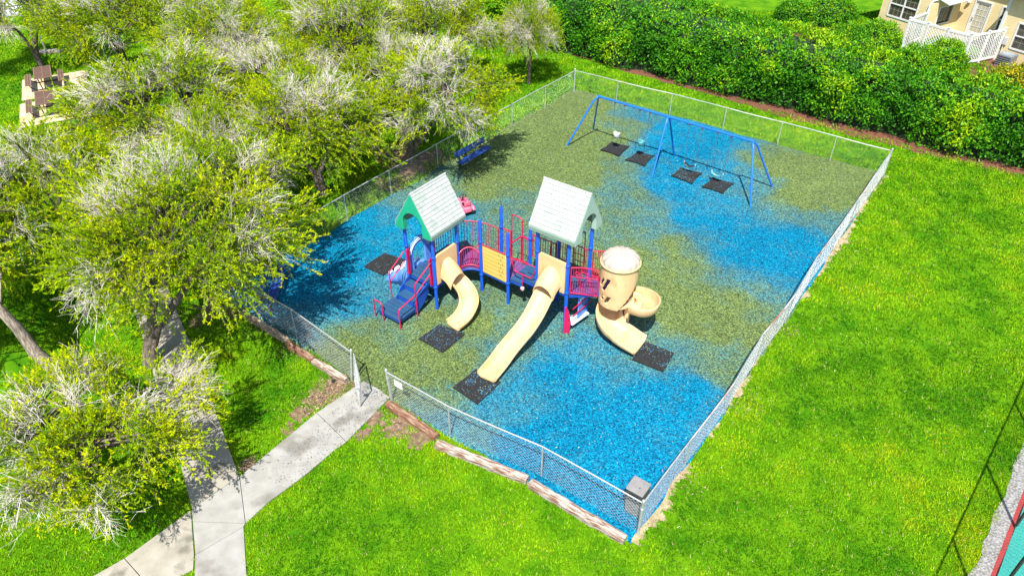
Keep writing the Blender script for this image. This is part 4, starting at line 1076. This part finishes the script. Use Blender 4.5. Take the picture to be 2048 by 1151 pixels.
dl = MB().box((.451, 4.63, .1), (.58, 4.68, 2.199)).box((1.27, 4.63, .1), (1.399, 4.68, 2.199)).box((.581, 4.63, .1), (1.269, 4.68, .36)).box((.581, 4.63, 2.06), (1.269, 4.68, 2.199)).build('door', 'white_trim', hs)
MB().box((.581, 4.65, .361), (1.269, 4.66, 2.059)).build('pane', 'blind', dl)
for k in range(1, 3): MB().box((.581+.229*k-.01, 4.632, .362), (.581+.229*k+.01, 4.649, 2.058)).build('muntin', 'white_trim', dl)
for k in range(1, 5): MB().box((.583, 4.633, .361+.34*k-.01), (1.267, 4.648, .361+.34*k+.01)).build('muntin', 'white_trim', dl)
for z in (1.0, 1.13): MB().tube([(.52, 4.63, z), (.52, 4.58, z)], [.03, .028], 10).build('handle', 'black', dl)
window(Matrix.Translation((2.15, 4.6, .75)), .7, 1.45, 3, 4, False)
wally(2.6, 4.6, 3.5, 3.75, HZ, [])
wallx(3.5, 9, 2.35, 2.6, HZ, [(4.45, 5.65, .85, 2.2)])
window(Matrix.Translation((4.45, 2.35, .85)), 1.2, 1.35, 3, 4, False)
MB().box((-3.7, 9.0, 0), (9.0, 9.2, HZ)).build('wall', 'stucco', hs)
MB().box((8.8, 2.601, 0), (9.0, 8.999, HZ)).build('wall', 'stucco', hs)
# corner boards, downspout, lamp
for x, y in ((3.42, 2.27), ):
    MB().box((x, y, 0), (x+.16, y+.16, HZ-.01)).build('corner_board', 'white_trim', hs)
MB().tube([(-.46, 1.20, .1), (-.46, 1.20, 2.2), (-.40, 1.30, 2.42), (-.3, 2.3, 2.5)], .05, 8).build('downspout', 'white_trim', hs)
lm = MB().tube([(.05, 4.6, 1.98), (.05, 4.53, 1.98)], .05, 10).build('wall_lamp', 'black', hs)
MB().tube([(.05, 4.5, 1.93), (.05, 4.5, 1.97), (.05, 4.5, 2.06), (.05, 4.5, 2.12), (.05, 4.5, 2.14)], [.05, .09, .10, .06, .02], 12).build('globe', 'lamp_white', lm)
# roofs: main slab with ribs, low metal canopy over the niche window
rf = MB()
for (x0, x1, y0, y1, z0, z1) in ((-4.2, -.45, .95, 9.5, HZ+.02, HZ+.12), (-.449, 9.5, 4.1, 9.5, HZ+.021, HZ+.12), (3.1, 9.5, 1.9, 4.099, HZ+.02, HZ+.12)):
    rf.box((x0, y0, z0), (x1, y1, z1))
rf = rf.build('roof', 'metalroof', hs)
M = Matrix.Translation((-.38, 1.9, 2.42)) @ Matrix.Rotation(R(14), 4, 'Y')
cn = MB().box((0, 0, 0), (.75, 2.3, .05), M).build('canopy', 'metalroof', hs)
for k in range(6): MB().box((.01, .2+.38*k, .051), (.74, .24+.38*k, .085), M).build('rib', 'metalroof', cn)
MB().box((-.6, 3.2, .02), (3.4, 4.55, .08)).build('patio_step', 'concrete_old', hs)
mt = MB().bbox((3.95, 2.22, .9), (4.2, 2.345, 1.35), .02).build('meter_box', 'white_plastic', hs)
MB().tube([(4.05, 2.3, 0), (4.05, 2.3, .9)], .03, 8).build('conduit', 'white_trim', mt)
# ---- lattice screen round the patio
lf = thing('lattice_fence', 'white lattice screen fence around the patio of the yellow house', 'fence', (*HK, 0), R(-59.3))
LP = [(-.4, 1.15), (-.1, -1.0), (1.05, -.85), (2.3, -.78), (3.6, -.62), (3.78, .75), (3.92, 2.1)]
for x, y in LP:
    p = MB().bbox((x-.06, y-.06, -.05), (x+.06, y+.06, 1.86), .008).build('post', 'white_trim', lf)
    MB().bbox((x-.08, y-.08, 1.862), (x+.08, y+.08, 1.90), .01).build('cap', 'white_trim', p)
for k in range(len(LP)-1):
    a = Vector((*LP[k], 0)); b = Vector((*LP[k+1], 0)); t = b-a; L = t.length; M = Matrix.Translation(a) @ Matrix.Rotation(math.atan2(t.y, t.x), 4, 'Z')
    MB().box((.061, -.035, 1.70), (L-.061, .035, 1.82), M).build('rail', 'white_trim', lf)
    MB().box((.061, -.035, .12), (L-.061, .035, .24), M).build('rail', 'white_trim', lf)
    z0, z1 = .24, 1.70; H_ = z1-z0
    for sg in (1, -1):
        s_ = -H_ + .06 if sg == 1 else .06
        while s_ < (L if sg == 1 else L+H_):
            za = max(0, (.061-s_) if sg == 1 else s_-(L-.061)); zb = min(H_, (L-.061-s_) if sg == 1 else s_-.061)
            if zb-za > .03:
                p = M @ Vector((s_+sg*za, .009*sg, z0+za)); q = M @ Vector((s_+sg*zb, .009*sg, z0+zb)); d_ = (q-p).normalized(); nn = M.to_3x3() @ Vector((0, 1, 0)); e = d_.cross(nn)*.020; nn = nn*.004
                MB().add([p+e+nn, p-e+nn, p-e-nn, p+e-nn, q+e+nn, q-e+nn, q-e-nn, q+e-nn], [(0, 1, 2, 3), (7, 6, 5, 4), (0, 4, 5, 1), (1, 5, 6, 2), (2, 6, 7, 3), (3, 7, 4, 0)]).build('lattice_slat', 'white_trim', lf)
            s_ += .19
# ---- air conditioner
acu = thing('air_conditioner', 'grey box air conditioner beside the lattice screen', 'air conditioner', (28.75, 41.55, 0), R(-55))
MB().bbox((-.4, -.4, .0), (.4, .4, .72), .03).build('case', 'ac', acu)
MB().tube([(0, 0, .722), (0, 0, .735)], .33, 24).build('fan_grille', 'acfan', acu)
for k in range(5): MB().box((-.36, -.406, .12+.11*k), (.36, -.401, .17+.11*k)).build('louvre', 'black', acu)
# distant pale pavement behind the trees, upper left
struct('road', MB().add([(-80, 49.8, .01), (-21, 51.2, .01), (-21, 66, .01), (-80, 66, .01)], [(0, 1, 2, 3)]).mesh('road', 'wallgrey'))

# ------------------------------------------------------------------ trees: pale bare twigs over feathery yellow-green sprays
def tubes_np(A, B, Cc, ra, rb):
    """many thin 3-sided twigs, quadratic bend A-B-C"""
    n = len(A); rings = []
    for P, T, r in ((A, B-A, ra), (B, Cc-A, (ra+rb)/2), (Cc, Cc-B, rb)):
        t = norm(T); x = norm(np.cross(t, np.array([.31, .2, .93]))); y = np.cross(t, x)
        rings.append(np.stack([P + (x*math.cos(k*2.094)+y*math.sin(k*2.094))*np.asarray(r)[:, None] for k in range(3)], 1))
    V = np.concatenate(rings, 1).reshape(-1, 3)               # 9 verts per twig
    b = (np.arange(n)*9)[:, None]; F = []
    for s_ in (0, 3):
        for k in range(3):
            j = (k+1) % 3; F.append(np.concatenate([b+s_+k, b+s_+j, b+s_+3+j, b+s_+3+k], 1))
    return V, np.concatenate(F, 0)

def make_tree(seed, Ht, R_, ncl=95, bare=.32, leafn=24, lean=(0, 0), forks=3, flat=.62, trunk_r=.16, hue=0.0, dens=1.0, bark='bark', low=-.45, mixb=.35, la=.32):
    r = np.random.default_rng(seed); pr = random.Random(seed)
    c0 = np.array([lean[0], lean[1], Ht - R_*flat*.95])
    # clump centres: uneven shell of a flattened dome, plus some inside
    dirs = norm(r.normal(0, 1, (ncl*3, 3)) + np.array([0, 0, .35])); dirs = dirs[dirs[:, 2] > low][:ncl]
    ncl = len(dirs)
    lump = 1 + la*vnoise(dirs[:, 0]*2+seed, dirs[:, 1]*2+dirs[:, 2], .7, seed) ; rad = (.62 + .38*r.random(ncl)**.6)*lump
    CC = c0 + dirs*rad[:, None]*np.array([R_, R_, R_*flat])
    barev = vnoise(dirs[:, 0]*3, dirs[:, 1]*3+seed, 1.1, seed+3) + .55*dirs[:, 2] + r.normal(0, .18, ncl)
    barev = barev*(1-mixb) + r.normal(0, .5, ncl)*mixb
    isbare = barev > np.quantile(barev, 1-bare)
    # trunk, forks, limbs
    wood = MB(); stems = []
    for k in range(forks):
        a = 2*math.pi*k/forks + pr.uniform(-.5, .5); sp = R_*pr.uniform(.25, .45)
        top = Vector((c0[0]*.8+sp*math.cos(a), c0[1]*.8+sp*math.sin(a), c0[2]+R_*flat*.1))
        m1 = Vector((lean[0]*.25+.12*math.cos(a), lean[1]*.25+.12*math.sin(a), Ht*.22)); m2 = m1.lerp(top, .5) + Vector((pr.uniform(-.25, .25), pr.uniform(-.25, .25), pr.uniform(-.1, .2)))
        pts = [Vector((.05*math.cos(a), .05*math.sin(a), -.15)), Vector((.06*math.cos(a)+lean[0]*.06, .06*math.sin(a)+lean[1]*.06, Ht*.08)), m1, m1.lerp(m2, .55)+Vector((pr.uniform(-.08, .08), pr.uniform(-.08, .08), 0)), m2, m2.lerp(top, .55), top]
        q = trunk_r*(.95 if forks > 1 else 1.15)
        wood.tube(pts, [q*1.25, q, q*.85, q*.72, q*.6, q*.42, q*.25], 9); stems.append(pts)
    wv = []
    for i in range(ncl):
        st = min(stems, key=lambda s_: (s_[-1]-Vector(CC[i])).length); base = st[pr.choice((4, 5, 5, 6))]
        e = Vector(CC[i]); md = base.lerp(e, .5) + Vector((pr.uniform(-.15, .15), pr.uniform(-.15, .15), pr.uniform(-.05, .25)))
        if i % 2 == 0 or isbare[i]: wood.tube([base, md, e], [.045, .028, .012], 5, False)
    # sprays
    lv, lf_, lc = [], [], []; tv, tf_, tc = [], [], []
    nb = np.where(isbare, 38, 23)
    idx = np.repeat(np.arange(ncl), (nb*dens).astype(int)); n = len(idx); isb = isbare[idx] & (r.random(len(idx)) < .82)
    outw = norm((CC-c0)/np.array([1, 1, .8]))[idx]
    D = norm(outw*.9 + r.normal(0, .62, (n, 3)) + np.array([0, 0, .22])); L = (.45 + .65*r.random(n))*(R_/3.2)**.5
    A = CC[idx] - outw*.25 + r.normal(0, .13, (n, 3)); B = A + D*L[:, None]*.55 + r.normal(0, .05, (n, 3)); E_ = A + D*L[:, None] + np.array([0, 0, -.22])*L[:, None]*(r.random(n)*1.3)[:, None]
    ra = np.where(isb, .0075, .005); V, F = tubes_np(A, B, E_, ra, ra*.45); tv.append(V); tf_.append(F)
    tone = np.where(isb, .9+.5*r.random(n), .24+.25*r.random(n)); tc.append(np.repeat(tone, 9))
    # bare side twigs
    sel = np.repeat(np.where(isb)[0], 5); t = r.random(len(sel))*.8+.15; m_ = len(sel)
    a2 = (A[sel]*((1-t)**2)[:, None] + B[sel]*(2*t*(1-t))[:, None] + E_[sel]*(t*t)[:, None]); d2 = norm(D[sel] + r.normal(0, .55, (m_, 3))); l2 = .14+.34*r.random(m_)
    b2 = a2 + d2*l2[:, None]*.55 + r.normal(0, .025, (m_, 3)); e2 = a2 + d2*l2[:, None] - np.array([0, 0, .08])*r.random((m_, 1))
    V, F = tubes_np(a2, b2, e2, np.full(m_, .0046), np.full(m_, .0025)); tf_.append(F + len(tv[0])); tv.append(V); tc.append(np.repeat(.9+.5*r.random(m_), 9))
    twm = np_mesh('twigs', np.concatenate(tv), np.concatenate(tf_), 'twig', np.repeat(np.concatenate(tc)[:, None], 3, 1), True)
    # leaves: dense on living sprays, a few tufts on bare ones
    cnt = np.where(isb, np.where(r.random(n) < .35, 12, 0), int(leafn*1.75)); li = np.repeat(np.arange(n), cnt); m_ = len(li); t = .18 + .86*r.random(m_)**.8
    P = (A[li]*((1-t)**2)[:, None] + B[li]*(2*t*(1-t))[:, None] + E_[li]*(t*t)[:, None])
    d = norm(D[li]*1.0 + r.normal(0, .5, (m_, 3)) + np.array([0, 0, .10])); N = norm(r.normal(0, .7, (m_, 3)) + np.array([0, 0, .6]))
    ln = .042 + .105*r.random(m_)**1.4; V, F = leaf_quads(P, d, N, ln, ln*.32)
    cl = r.random(ncl)[idx][li]; tip = t
    base = np.array([.245, .385, .003]); dark = np.array([.065, .19, .003]); yel = np.array([.53, .56, .005])
    k = np.clip(.25 + .55*cl + .25*(tip-.5) + r.normal(0, .12, m_) + hue, 0, 1)[:, None]
    C = np.where(k < .5, dark*(1-k*2)+base*k*2, base*(2-2*k)+yel*(2*k-1)); C = C*(.75+.5*r.random((m_, 1)))
    brown = (r.random(m_) < .02)[:, None]; C = np.where(brown, np.array([.22, .12, .03]), C)
    lfm = np_mesh('crown', V, F, 'leaf', np.repeat(C, 4, 0))
    return dict(trunk=wood.mesh('trunk', bark), crown=lfm, twigs=twm)
TREES = {}
def tree(kind, label, x, y, rz=0.0, sc=1.0, sz=None, name='bottlebrush_tree'):
    t = thing(name, label, 'tree', (x, y, 0), rz, 'feathery trees with bare pale twigs')
    t.scale = (sc, sc, sz or sc)
    for nm in ('trunk', 'crown', 'twigs'): link(nm, TREES[kind][nm], t)
    return t
TREES['A'] = make_tree(11, 5.4, 3.75, 140, .19, 25, lean=(1.3, 1.6), forks=3, trunk_r=.17, flat=.50, low=-.28)
TREES['B'] = make_tree(23, 5.2, 3.25, 120, .29, 23, lean=(0, 0), forks=3, trunk_r=.14, flat=.60)
TREES['C'] = make_tree(37, 4.9, 3.05, 118, .15, 24, lean=(.3, -.2), forks=2, trunk_r=.15, flat=.62)
TREES['D'] = make_tree(41, 3.2, 2.9, 78, .20, 22, lean=(2.5, .0), forks=2, trunk_r=.11, flat=.30, hue=.08, low=-.2, mixb=.85, la=.62)
TREES['F'] = make_tree(67, 5.0, 2.6, 95, .34, 23, lean=(1.5, -.5), forks=2, trunk_r=.15, flat=.66)
TREES['E'] = make_tree(59, 5.4, 2.5, 70, .55, 22, lean=(-3.6, 1.2), forks=1, trunk_r=.19, flat=.6, bark='bark_pale')
tree('A', 'large forked tree shading the walkway and the front left bench', -11.2, 16.35)
tree('E', 'tree with a thick bare curving trunk leaning out of the left edge', -13.1, 15.35, 0, 1.0)
tree('D', 'low spreading tree over the walkway junction at lower left', -12.4, 11.2, R(3), .94, .95).scale.y = .80
tree('B', 'broad half-bare tree beside the picnic tables', -14.3, 27.4, R(40), 1.16, 1.0)
tree('C', 'dense leafy tree left of the low roof, right of the half-bare tree', -8.0, 26.7, R(200), .98)
tree('F', 'half-bare tree overhanging the blue bench behind the fence', -4.7, 29.4)
tree('C', 'leafy tree at mid left between the picnic tables and the big forked tree', -15.6, 20.6, R(75), 1.02)
tree('B', 'grey-topped tree at the top edge, left of centre', -14.0, 35.6, R(265), .98, .98)
tree('B', 'pale twiggy tree at the top edge above the low roof', -8.2, 35.4, R(20), .98, 1.02)
tree('C', 'small leafy tree in the gap above the low roof', -5.3, 32.2, R(310), .72, .9)
tree('B', 'half-bare tree at the top edge left of the tall hedge', -4.0, 38.2, R(95), .85, .98)
tree('B', 'small drooping twiggy tree in front of the hedge end', .95, 38.9, R(200), .52, .80)
tree('C', 'tree at the top left behind the picnic tables', -21.0, 38.6, R(130), 1.08)
tree('B', 'tree overhanging the upper left corner', -27.5, 41.5, R(330), .92)
tree('C', 'leafy tree behind the half-bare tree, upper left of centre', -10.6, 30.4, R(20), .92)
tree('B', 'nearly bare tree standing between the forked tree and the dense leafy tree', -10.9, 23.9, R(110), .66, .88)
tree('C', 'far tree row member behind the grey-topped tree', -17.5, 41.5, R(250), 1.05)
tree('C', 'far leafy tree at the top edge beside the hedge', -9.5, 42.0, R(140), 1.0)
# sawn branch ends low on the spreading tree
for k, (x, y, z, lb) in enumerate(((-10.62, 11.55, .95, 'sawn pale branch stub, the left of two on the low tree'), (-10.40, 11.68, 1.0, 'sawn pale branch stub, the right of two on the low tree'))):
    t = thing('branch_stub', lb, 'branch', (x, y, z)); d = Vector((.35, -.75, .55)).normalized()
    MB().tube([-d*1.0+Vector((-.25, .2, -.15)), -d*.45, d*.0], [.05, .055, .06], 10).build('stub', 'bark', t)
    MB().tube([d*.0, d*.008], .056, 12).build('cut_face', 'cutwood', t)

# ------------------------------------------------------------------ hedge and shrubs
def leafy(P, Nn, r, per, size, cols, m='hedgeleaf'):
    """sprigs of broad leaves around points P with outward normals Nn; cols = (deep, mid, bright)"""
    n = len(P); li = np.repeat(np.arange(n), per); m_ = len(li)
    d = norm(Nn[li]*.55 + r.normal(0, .75, (m_, 3)) + np.array([0, 0, .15])); N = norm(Nn[li] + r.normal(0, .45, (m_, 3)))
    ln = size*(.65+.7*r.random(m_)); pp = P[li] + r.normal(0, size*.5, (m_, 3))
    V, F = leaf_quads(pp, d, N, ln, ln*.48)
    return V, F, li
def hedge_mesh(name, P, N, bright, r, per, size, pal):
    V, F, li = leafy(P, N, r, per, size, None)
    k = np.clip(bright[li] + r.normal(0, .16, len(li)), 0, 1)[:, None]
    deep, mid, yel = (np.array(c) for c in pal)
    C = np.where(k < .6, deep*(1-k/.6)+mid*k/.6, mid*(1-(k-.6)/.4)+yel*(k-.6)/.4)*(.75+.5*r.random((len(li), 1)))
    return np_mesh(name, V, F, 'hedgeleaf', np.repeat(C, 4, 0))
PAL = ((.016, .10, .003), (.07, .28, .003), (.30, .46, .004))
r = np.random.default_rng(77)
HA = np.array([-10.15, 53.4]); HB = np.array([30.85, 22.2]); HL = np.linalg.norm(HB-HA); Ht_ = (HB-HA)/HL; Hn = np.array([.605, .796])
def hedge_surf(s_, q):
    """s along, q 0..1 around the section front foot -> top -> back"""
    dep = np.interp(s_, [0, 12, 20, 27, 33, 38, 52], [5.6, 5.8, 6.4, 5.0, 3.2, 2.8, 3.2]); ht = np.interp(s_, [0, 20, 34, 52], [3.7, 3.5, 3.0, 2.9])
    lum = .30*fbm(s_, q*6, 1.5, 5) + .14*vnoise(s_, q*9, .5, 8)
    a = math.pi*(1-q); cx = np.cos(a); sz_ = np.abs(np.sin(a))
    ex = .55
    x = (-np.sign(cx)*-1)*0 + np.sign(cx)*np.abs(cx)**ex; z = sz_**.5
    d = dep/2 + (x)*(dep/2 + lum); z = z*(ht + lum*1.0)
    Nv = np.stack([x*.9, sz_*.9+.15], -1)
    return d, z, Nv, lum
n = 15500
s_ = r.random(n)*HL; q = np.where(r.random(n) < .3, r.random(n)*.16, r.random(n)*.80)
d, z, Nv, lum = hedge_surf(s_, q)
base = HA + s_[:, None]*Ht_ + (d + .35*vnoise(s_, s_*0, 3.0, 4))[:, None]*Hn
base = HA + s_[:, None]*Ht_
sgn = 1.0
# section coordinate: d = 0 at the front foot line, growing away from the yard
front = d
P = np.concatenate([base + (front)[:, None]*Hn, np.maximum(z, .12)[:, None]], 1)
N3 = norm(np.concatenate([Nv[:, :1]*Hn, Nv[:, 1:]], 1) + r.normal(0, .12, (n, 3)))
P = P - N3*(.30*r.random(n)**1.6)[:, None]
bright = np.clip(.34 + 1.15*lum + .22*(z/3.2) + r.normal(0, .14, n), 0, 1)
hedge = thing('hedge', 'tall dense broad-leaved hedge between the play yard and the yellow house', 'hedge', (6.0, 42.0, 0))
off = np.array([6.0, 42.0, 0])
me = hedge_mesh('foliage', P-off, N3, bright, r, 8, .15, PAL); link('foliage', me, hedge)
# dark twiggy heart of the hedge
ss = np.linspace(0, HL, 120); qq = np.linspace(0, 1, 14); S_, Q_ = np.meshgrid(ss, qq, indexing='ij')
d, z, Nv, lum = hedge_surf(S_.ravel(), Q_.ravel()); dep_mid = 2.2
bx = HA + S_.ravel()[:, None]*Ht_; dd = dep_mid + (d-dep_mid)*.80
V = np.concatenate([bx + dd[:, None]*Hn, (z*.84)[:, None]], 1) - off
i = np.arange(119)[:, None]*14 + np.arange(13)[None]; F = np.stack([i, i+14, i+15, i+1], -1).reshape(-1, 4)
link('branch_mass', np_mesh('branch_mass', V, F, 'hedgecore', None, True), hedge)

def shrub(label, x, y, rx, ry, h, n, pal, seed, size=.12, name='shrub', bias=0.0):
    r = np.random.default_rng(seed); D = norm(r.normal(0, 1, (n, 3))); D[:, 2] = np.abs(D[:, 2])
    lum = 1 + .13*vnoise(D[:, 0]*3+seed, D[:, 1]*3+D[:, 2]*2, .8, seed)
    P = D*lum[:, None]*np.array([rx, ry, h]); P *= (1-.16*r.random((n, 1))**1.5); P[:, 2] = np.maximum(P[:, 2], .06)
    t = thing(name, label, 'shrub', (x, y, 0), 0, 'shrubs in front of the house')
    link('foliage', hedge_mesh('foliage', P, D, np.clip(.45+2.0*(lum-1)+.2*D[:, 2]+r.normal(0, .13, n)+bias, 0, 1), r, 8, size, pal), t)
    rg = [[(rx*.8*math.cos(a)*math.cos(e), ry*.8*math.sin(a)*math.cos(e), h*.8*math.sin(e)) for a in np.linspace(0, 6.283, 16, endpoint=False)] for e in np.linspace(0, 1.5, 6)]
    MB().loft(rg, True, True, True).build('branch_mass', 'hedgecore', t)
    return t
YPAL = ((.03, .09, .006), (.12, .22, .006), (.48, .38, .01))
shrub('large round clipped shrub in front of the white lattice screen', 24.7, 40.9, 1.35, 1.2, 1.55, 1100, PAL, 1)
shrub('dark leafy shrub left of the lattice screen under the window', 22.2, 44.3, 1.5, 1.3, 1.7, 1100, PAL, 2, bias=-.05)
shrub('rounded shrub at the house corner behind the hedge', 20.4, 44.0, 1.5, 1.4, 1.6, 1000, PAL, 3, bias=-.08)
shrub('broad shrub at the top edge left of the house', 21.2, 49.6, 1.9, 1.5, 1.7, 1100, PAL, 4, bias=-.05)
shrub('dark low shrub beside the red mulch at the top edge', 18.9, 50.2, 1.1, 1.0, 1.2, 700, PAL, 5, bias=-.2)
shrub('yellow leaved shrub right of the air conditioner', 29.7, 40.1, .8, .8, 1.0, 700, YPAL, 6, bias=.25)
shrub('yellow-green shrub filling the gap behind the hedge at right', 26.4, 36.8, 2.0, 1.2, 1.7, 1500, YPAL, 7, bias=.05)
shrub('leafy shrub between the round shrub and the hedge', 22.2, 39.4, 1.5, 1.3, 1.9, 1100, PAL, 8, bias=-.02)

# ------------------------------------------------------------------ grass blades and litter
def keep_lawn(x, y):
    k = ~inpoly(x, y, [(YA[0], YA[1]+.05), (YB[0]+.1, YB[1]), (YC[0], YC[1]-.1), (YD[0]-.1, YD[1])])
    jx = x + .045*vnoise(x, y, .13, 81) + .02*vnoise(x, y, .04, 83); jy = y + .045*vnoise(x, y, .13, 82) + .02*vnoise(x, y, .04, 84)
    for poly, m in SLABS: k &= ~inpoly(jx, jy, poly)
    lu = (x-CXY[0])*UA[0] + (y-CXY[1])*UA[1]; lv_ = (x-CXY[0])*VA[0] + (y-CXY[1])*VA[1]
    k &= ~((lu > -.38) & (lu < 22.5) & (lv_ > -.05-sand_w(lu)*(.55+.6*np.random.default_rng(3).random(len(x)))) & (lv_ < 16.2))
    e = (x-TF0[0])*TFN[0] + (y-TF0[1])*TFN[1]; k &= e < -.42 + .08*vnoise(x, y, .3, 3)
    hd = (x-HA[0])*Hn[0] + (y-HA[1])*Hn[1]; k &= (hd < -.18 + .22*vnoise(x, y, .5, 31)) | (hd > 7.0)
    for px_, py_ in ((-23.6, 35.3), (-25.25, 38.6)):
        c, s2 = math.cos(R(28)), math.sin(R(28)); lx = (x-px_)*c + (y-py_)*s2; ly = -(x-px_)*s2 + (y-py_)*c; k &= ~((abs(lx) < 1.6) & (abs(ly) < 1.6))
    return k
def scatter(n, x0, x1, y0, y1, rr):
    x = x0+(x1-x0)*rr.random(n); y = y0+(y1-y0)*rr.random(n)
    lim = (y*.794+9.6)*.73 + 1.5                                   # ground that can come into view
    k = (np.abs(x) < lim) & keep_lawn(x, y); return x[k], y[k]
def patchy(x, y, spots, r0):
    t = np.zeros_like(x)
    for (a, b), q in zip(spots, r0): t = np.maximum(t, 1-np.hypot(x-a, y-b)/(q*1.1))
    return t
rr = np.random.default_rng(5)
gx_, gy_ = [], []
for n, x0, x1, y0, y1 in ((62000, -15, 17, 8.2, 17), (70000, -22, 24, 17, 30), (60000, -33, 28, 30, 52)):
    a, b = scatter(n*2, x0, x1, y0, y1, rr); gx_.append(a); gy_.append(b)
gx_ = np.concatenate(gx_); gy_ = np.concatenate(gy_)
sp = [(-5.25, 15.35), (-5.6, 14.9), (-6.05, 14.25), (-7.05, 12.45), (-3.9, 14.1), (-3.2, 13.9), (-2.5, 13.4), (-4.1, 13.6), (-4.4, 28.9), (-5.0, 29.9), (-4.0, 30.0), (-5.7, 30.8), (-10.1, 18.9)]
sr = [.45, .4, .3, .28, .32, .4, .3, .25, .9, .8, .6, .8, .6, .25, .25, .34, .38, .3, .34, .3, .25]
bare_ = patchy(gx_, gy_, sp, sr) + .25*vnoise(gx_, gy_, .25, 17); k = rr.random(len(gx_)) > np.clip(bare_*2.2, 0, .97)
gx_, gy_ = gx_[k], gy_[k]
nb = 3; n = len(gx_); li = np.repeat(np.arange(n), nb); m_ = len(li)
far = np.clip((gy_-12)/30, 0, 1)[li]
bx = gx_[li] + rr.normal(0, .025, m_); by = gy_[li] + rr.normal(0, .025, m_); a = rr.random(m_)*6.283
h = (.035+.05*rr.random(m_))*(1+.5*far); ln_ = .02+.06*rr.random(m_); wdt = (.007+.008*rr.random(m_))*(1+1.3*far)
tip = np.stack([bx+np.cos(a)*ln_, by+np.sin(a)*ln_, h], -1); s1 = np.stack([bx-np.sin(a)*wdt, by+np.cos(a)*wdt, np.zeros(m_)], -1); s2 = np.stack([bx+np.sin(a)*wdt, by-np.cos(a)*wdt, np.zeros(m_)], -1)
V = np.stack([s1, s2, tip], 1).reshape(-1, 3); F = np.arange(len(V)).reshape(-1, 3)
dry = np.clip(.42 + .36*fbm(gx_, gy_, 2.6, 61) + .28*fbm(gx_, gy_, .6, 71) + .10*rr.normal(0, 1, n), 0, 1)[li][:, None]
C = np.where(dry < .5, np.array([.042, .18, .001])*(1-dry*2)+np.array([.17, .36, .002])*dry*2, np.array([.17, .36, .002])*(2-2*dry)+np.array([.30, .40, .004])*(2*dry-1))*(.42+1.0*rr.random((m_, 1)))
C = np.where(rr.random((m_, 1)) < .015, np.array([[.42, .36, .14]]), C)
tag(link('lawn_grass', np_mesh('lawn_grass', V, F, 'grass', np.repeat(C, 3, 0))), 'short bright green grass blades of the lawn', 'grass', kind='stuff')
# dry litter: straw and leaves by the gate, along the fence foot and under the far tree
LT = [(-5.3, 15.3, .6, 500), (-5.8, 14.6, .5, 350), (-7.0, 12.45, .35, 200), (-3.4, 13.9, .6, 350), (-6.9, 17.15, .5, 380), (-8.2, 18.2, .5, 260), (-4.4, 29.2, 1.3, 800), (-6.2, 26.3, .7, 250), (-10.2, 18.6, .9, 300), (9.0, 17.8, .5, 160), (6.8, 14.8, .7, 160), (4.6, 12.0, .5, 120), (12.5, 22.4, 1.0, 140)]
x = np.concatenate([rr.normal(a, c*.55, d) for a, b, c, d in LT]); y = np.concatenate([rr.normal(b, c*.55, d) for a, b, c, d in LT])
k = ~inpoly(x, y, SLABS[0][0]) & ~inpoly(x, y, SLABS[1][0]); x, y = x[k], y[k]
C = np.array([[.34, .23, .12], [.16, .085, .045], [.05, .045, .045], [.42, .33, .2]])[rr.integers(0, 4, len(x))]*(.6+.7*rr.random((len(x), 1)))
zz_ = np.where(inpoly(x, y, YARD), .06, .018)
tag(link('dry_litter', chip_mesh('straw', x, y, zz_, C, .03, .12, .3, .2)), 'dry straw and brown leaf litter at the lawn edges', 'litter', kind='stuff')
# small fallen leaves and daisies over the right lawn
x, y = scatter(2600, 2, 16, 8.5, 24, rr); C = np.array([[.55, .52, .42], [.5, .42, .12], [.28, .14, .05]])[rr.integers(0, 3, len(x))]; k = rr.random(len(x)) < .12
tag(link('fallen_leaves', chip_mesh('fallen_leaves', x[k], y[k], np.full(k.sum(), .05), C[k], .03, .06, .3)), 'tiny pale fallen leaves sprinkled over the open lawn', 'leaves', kind='stuff')
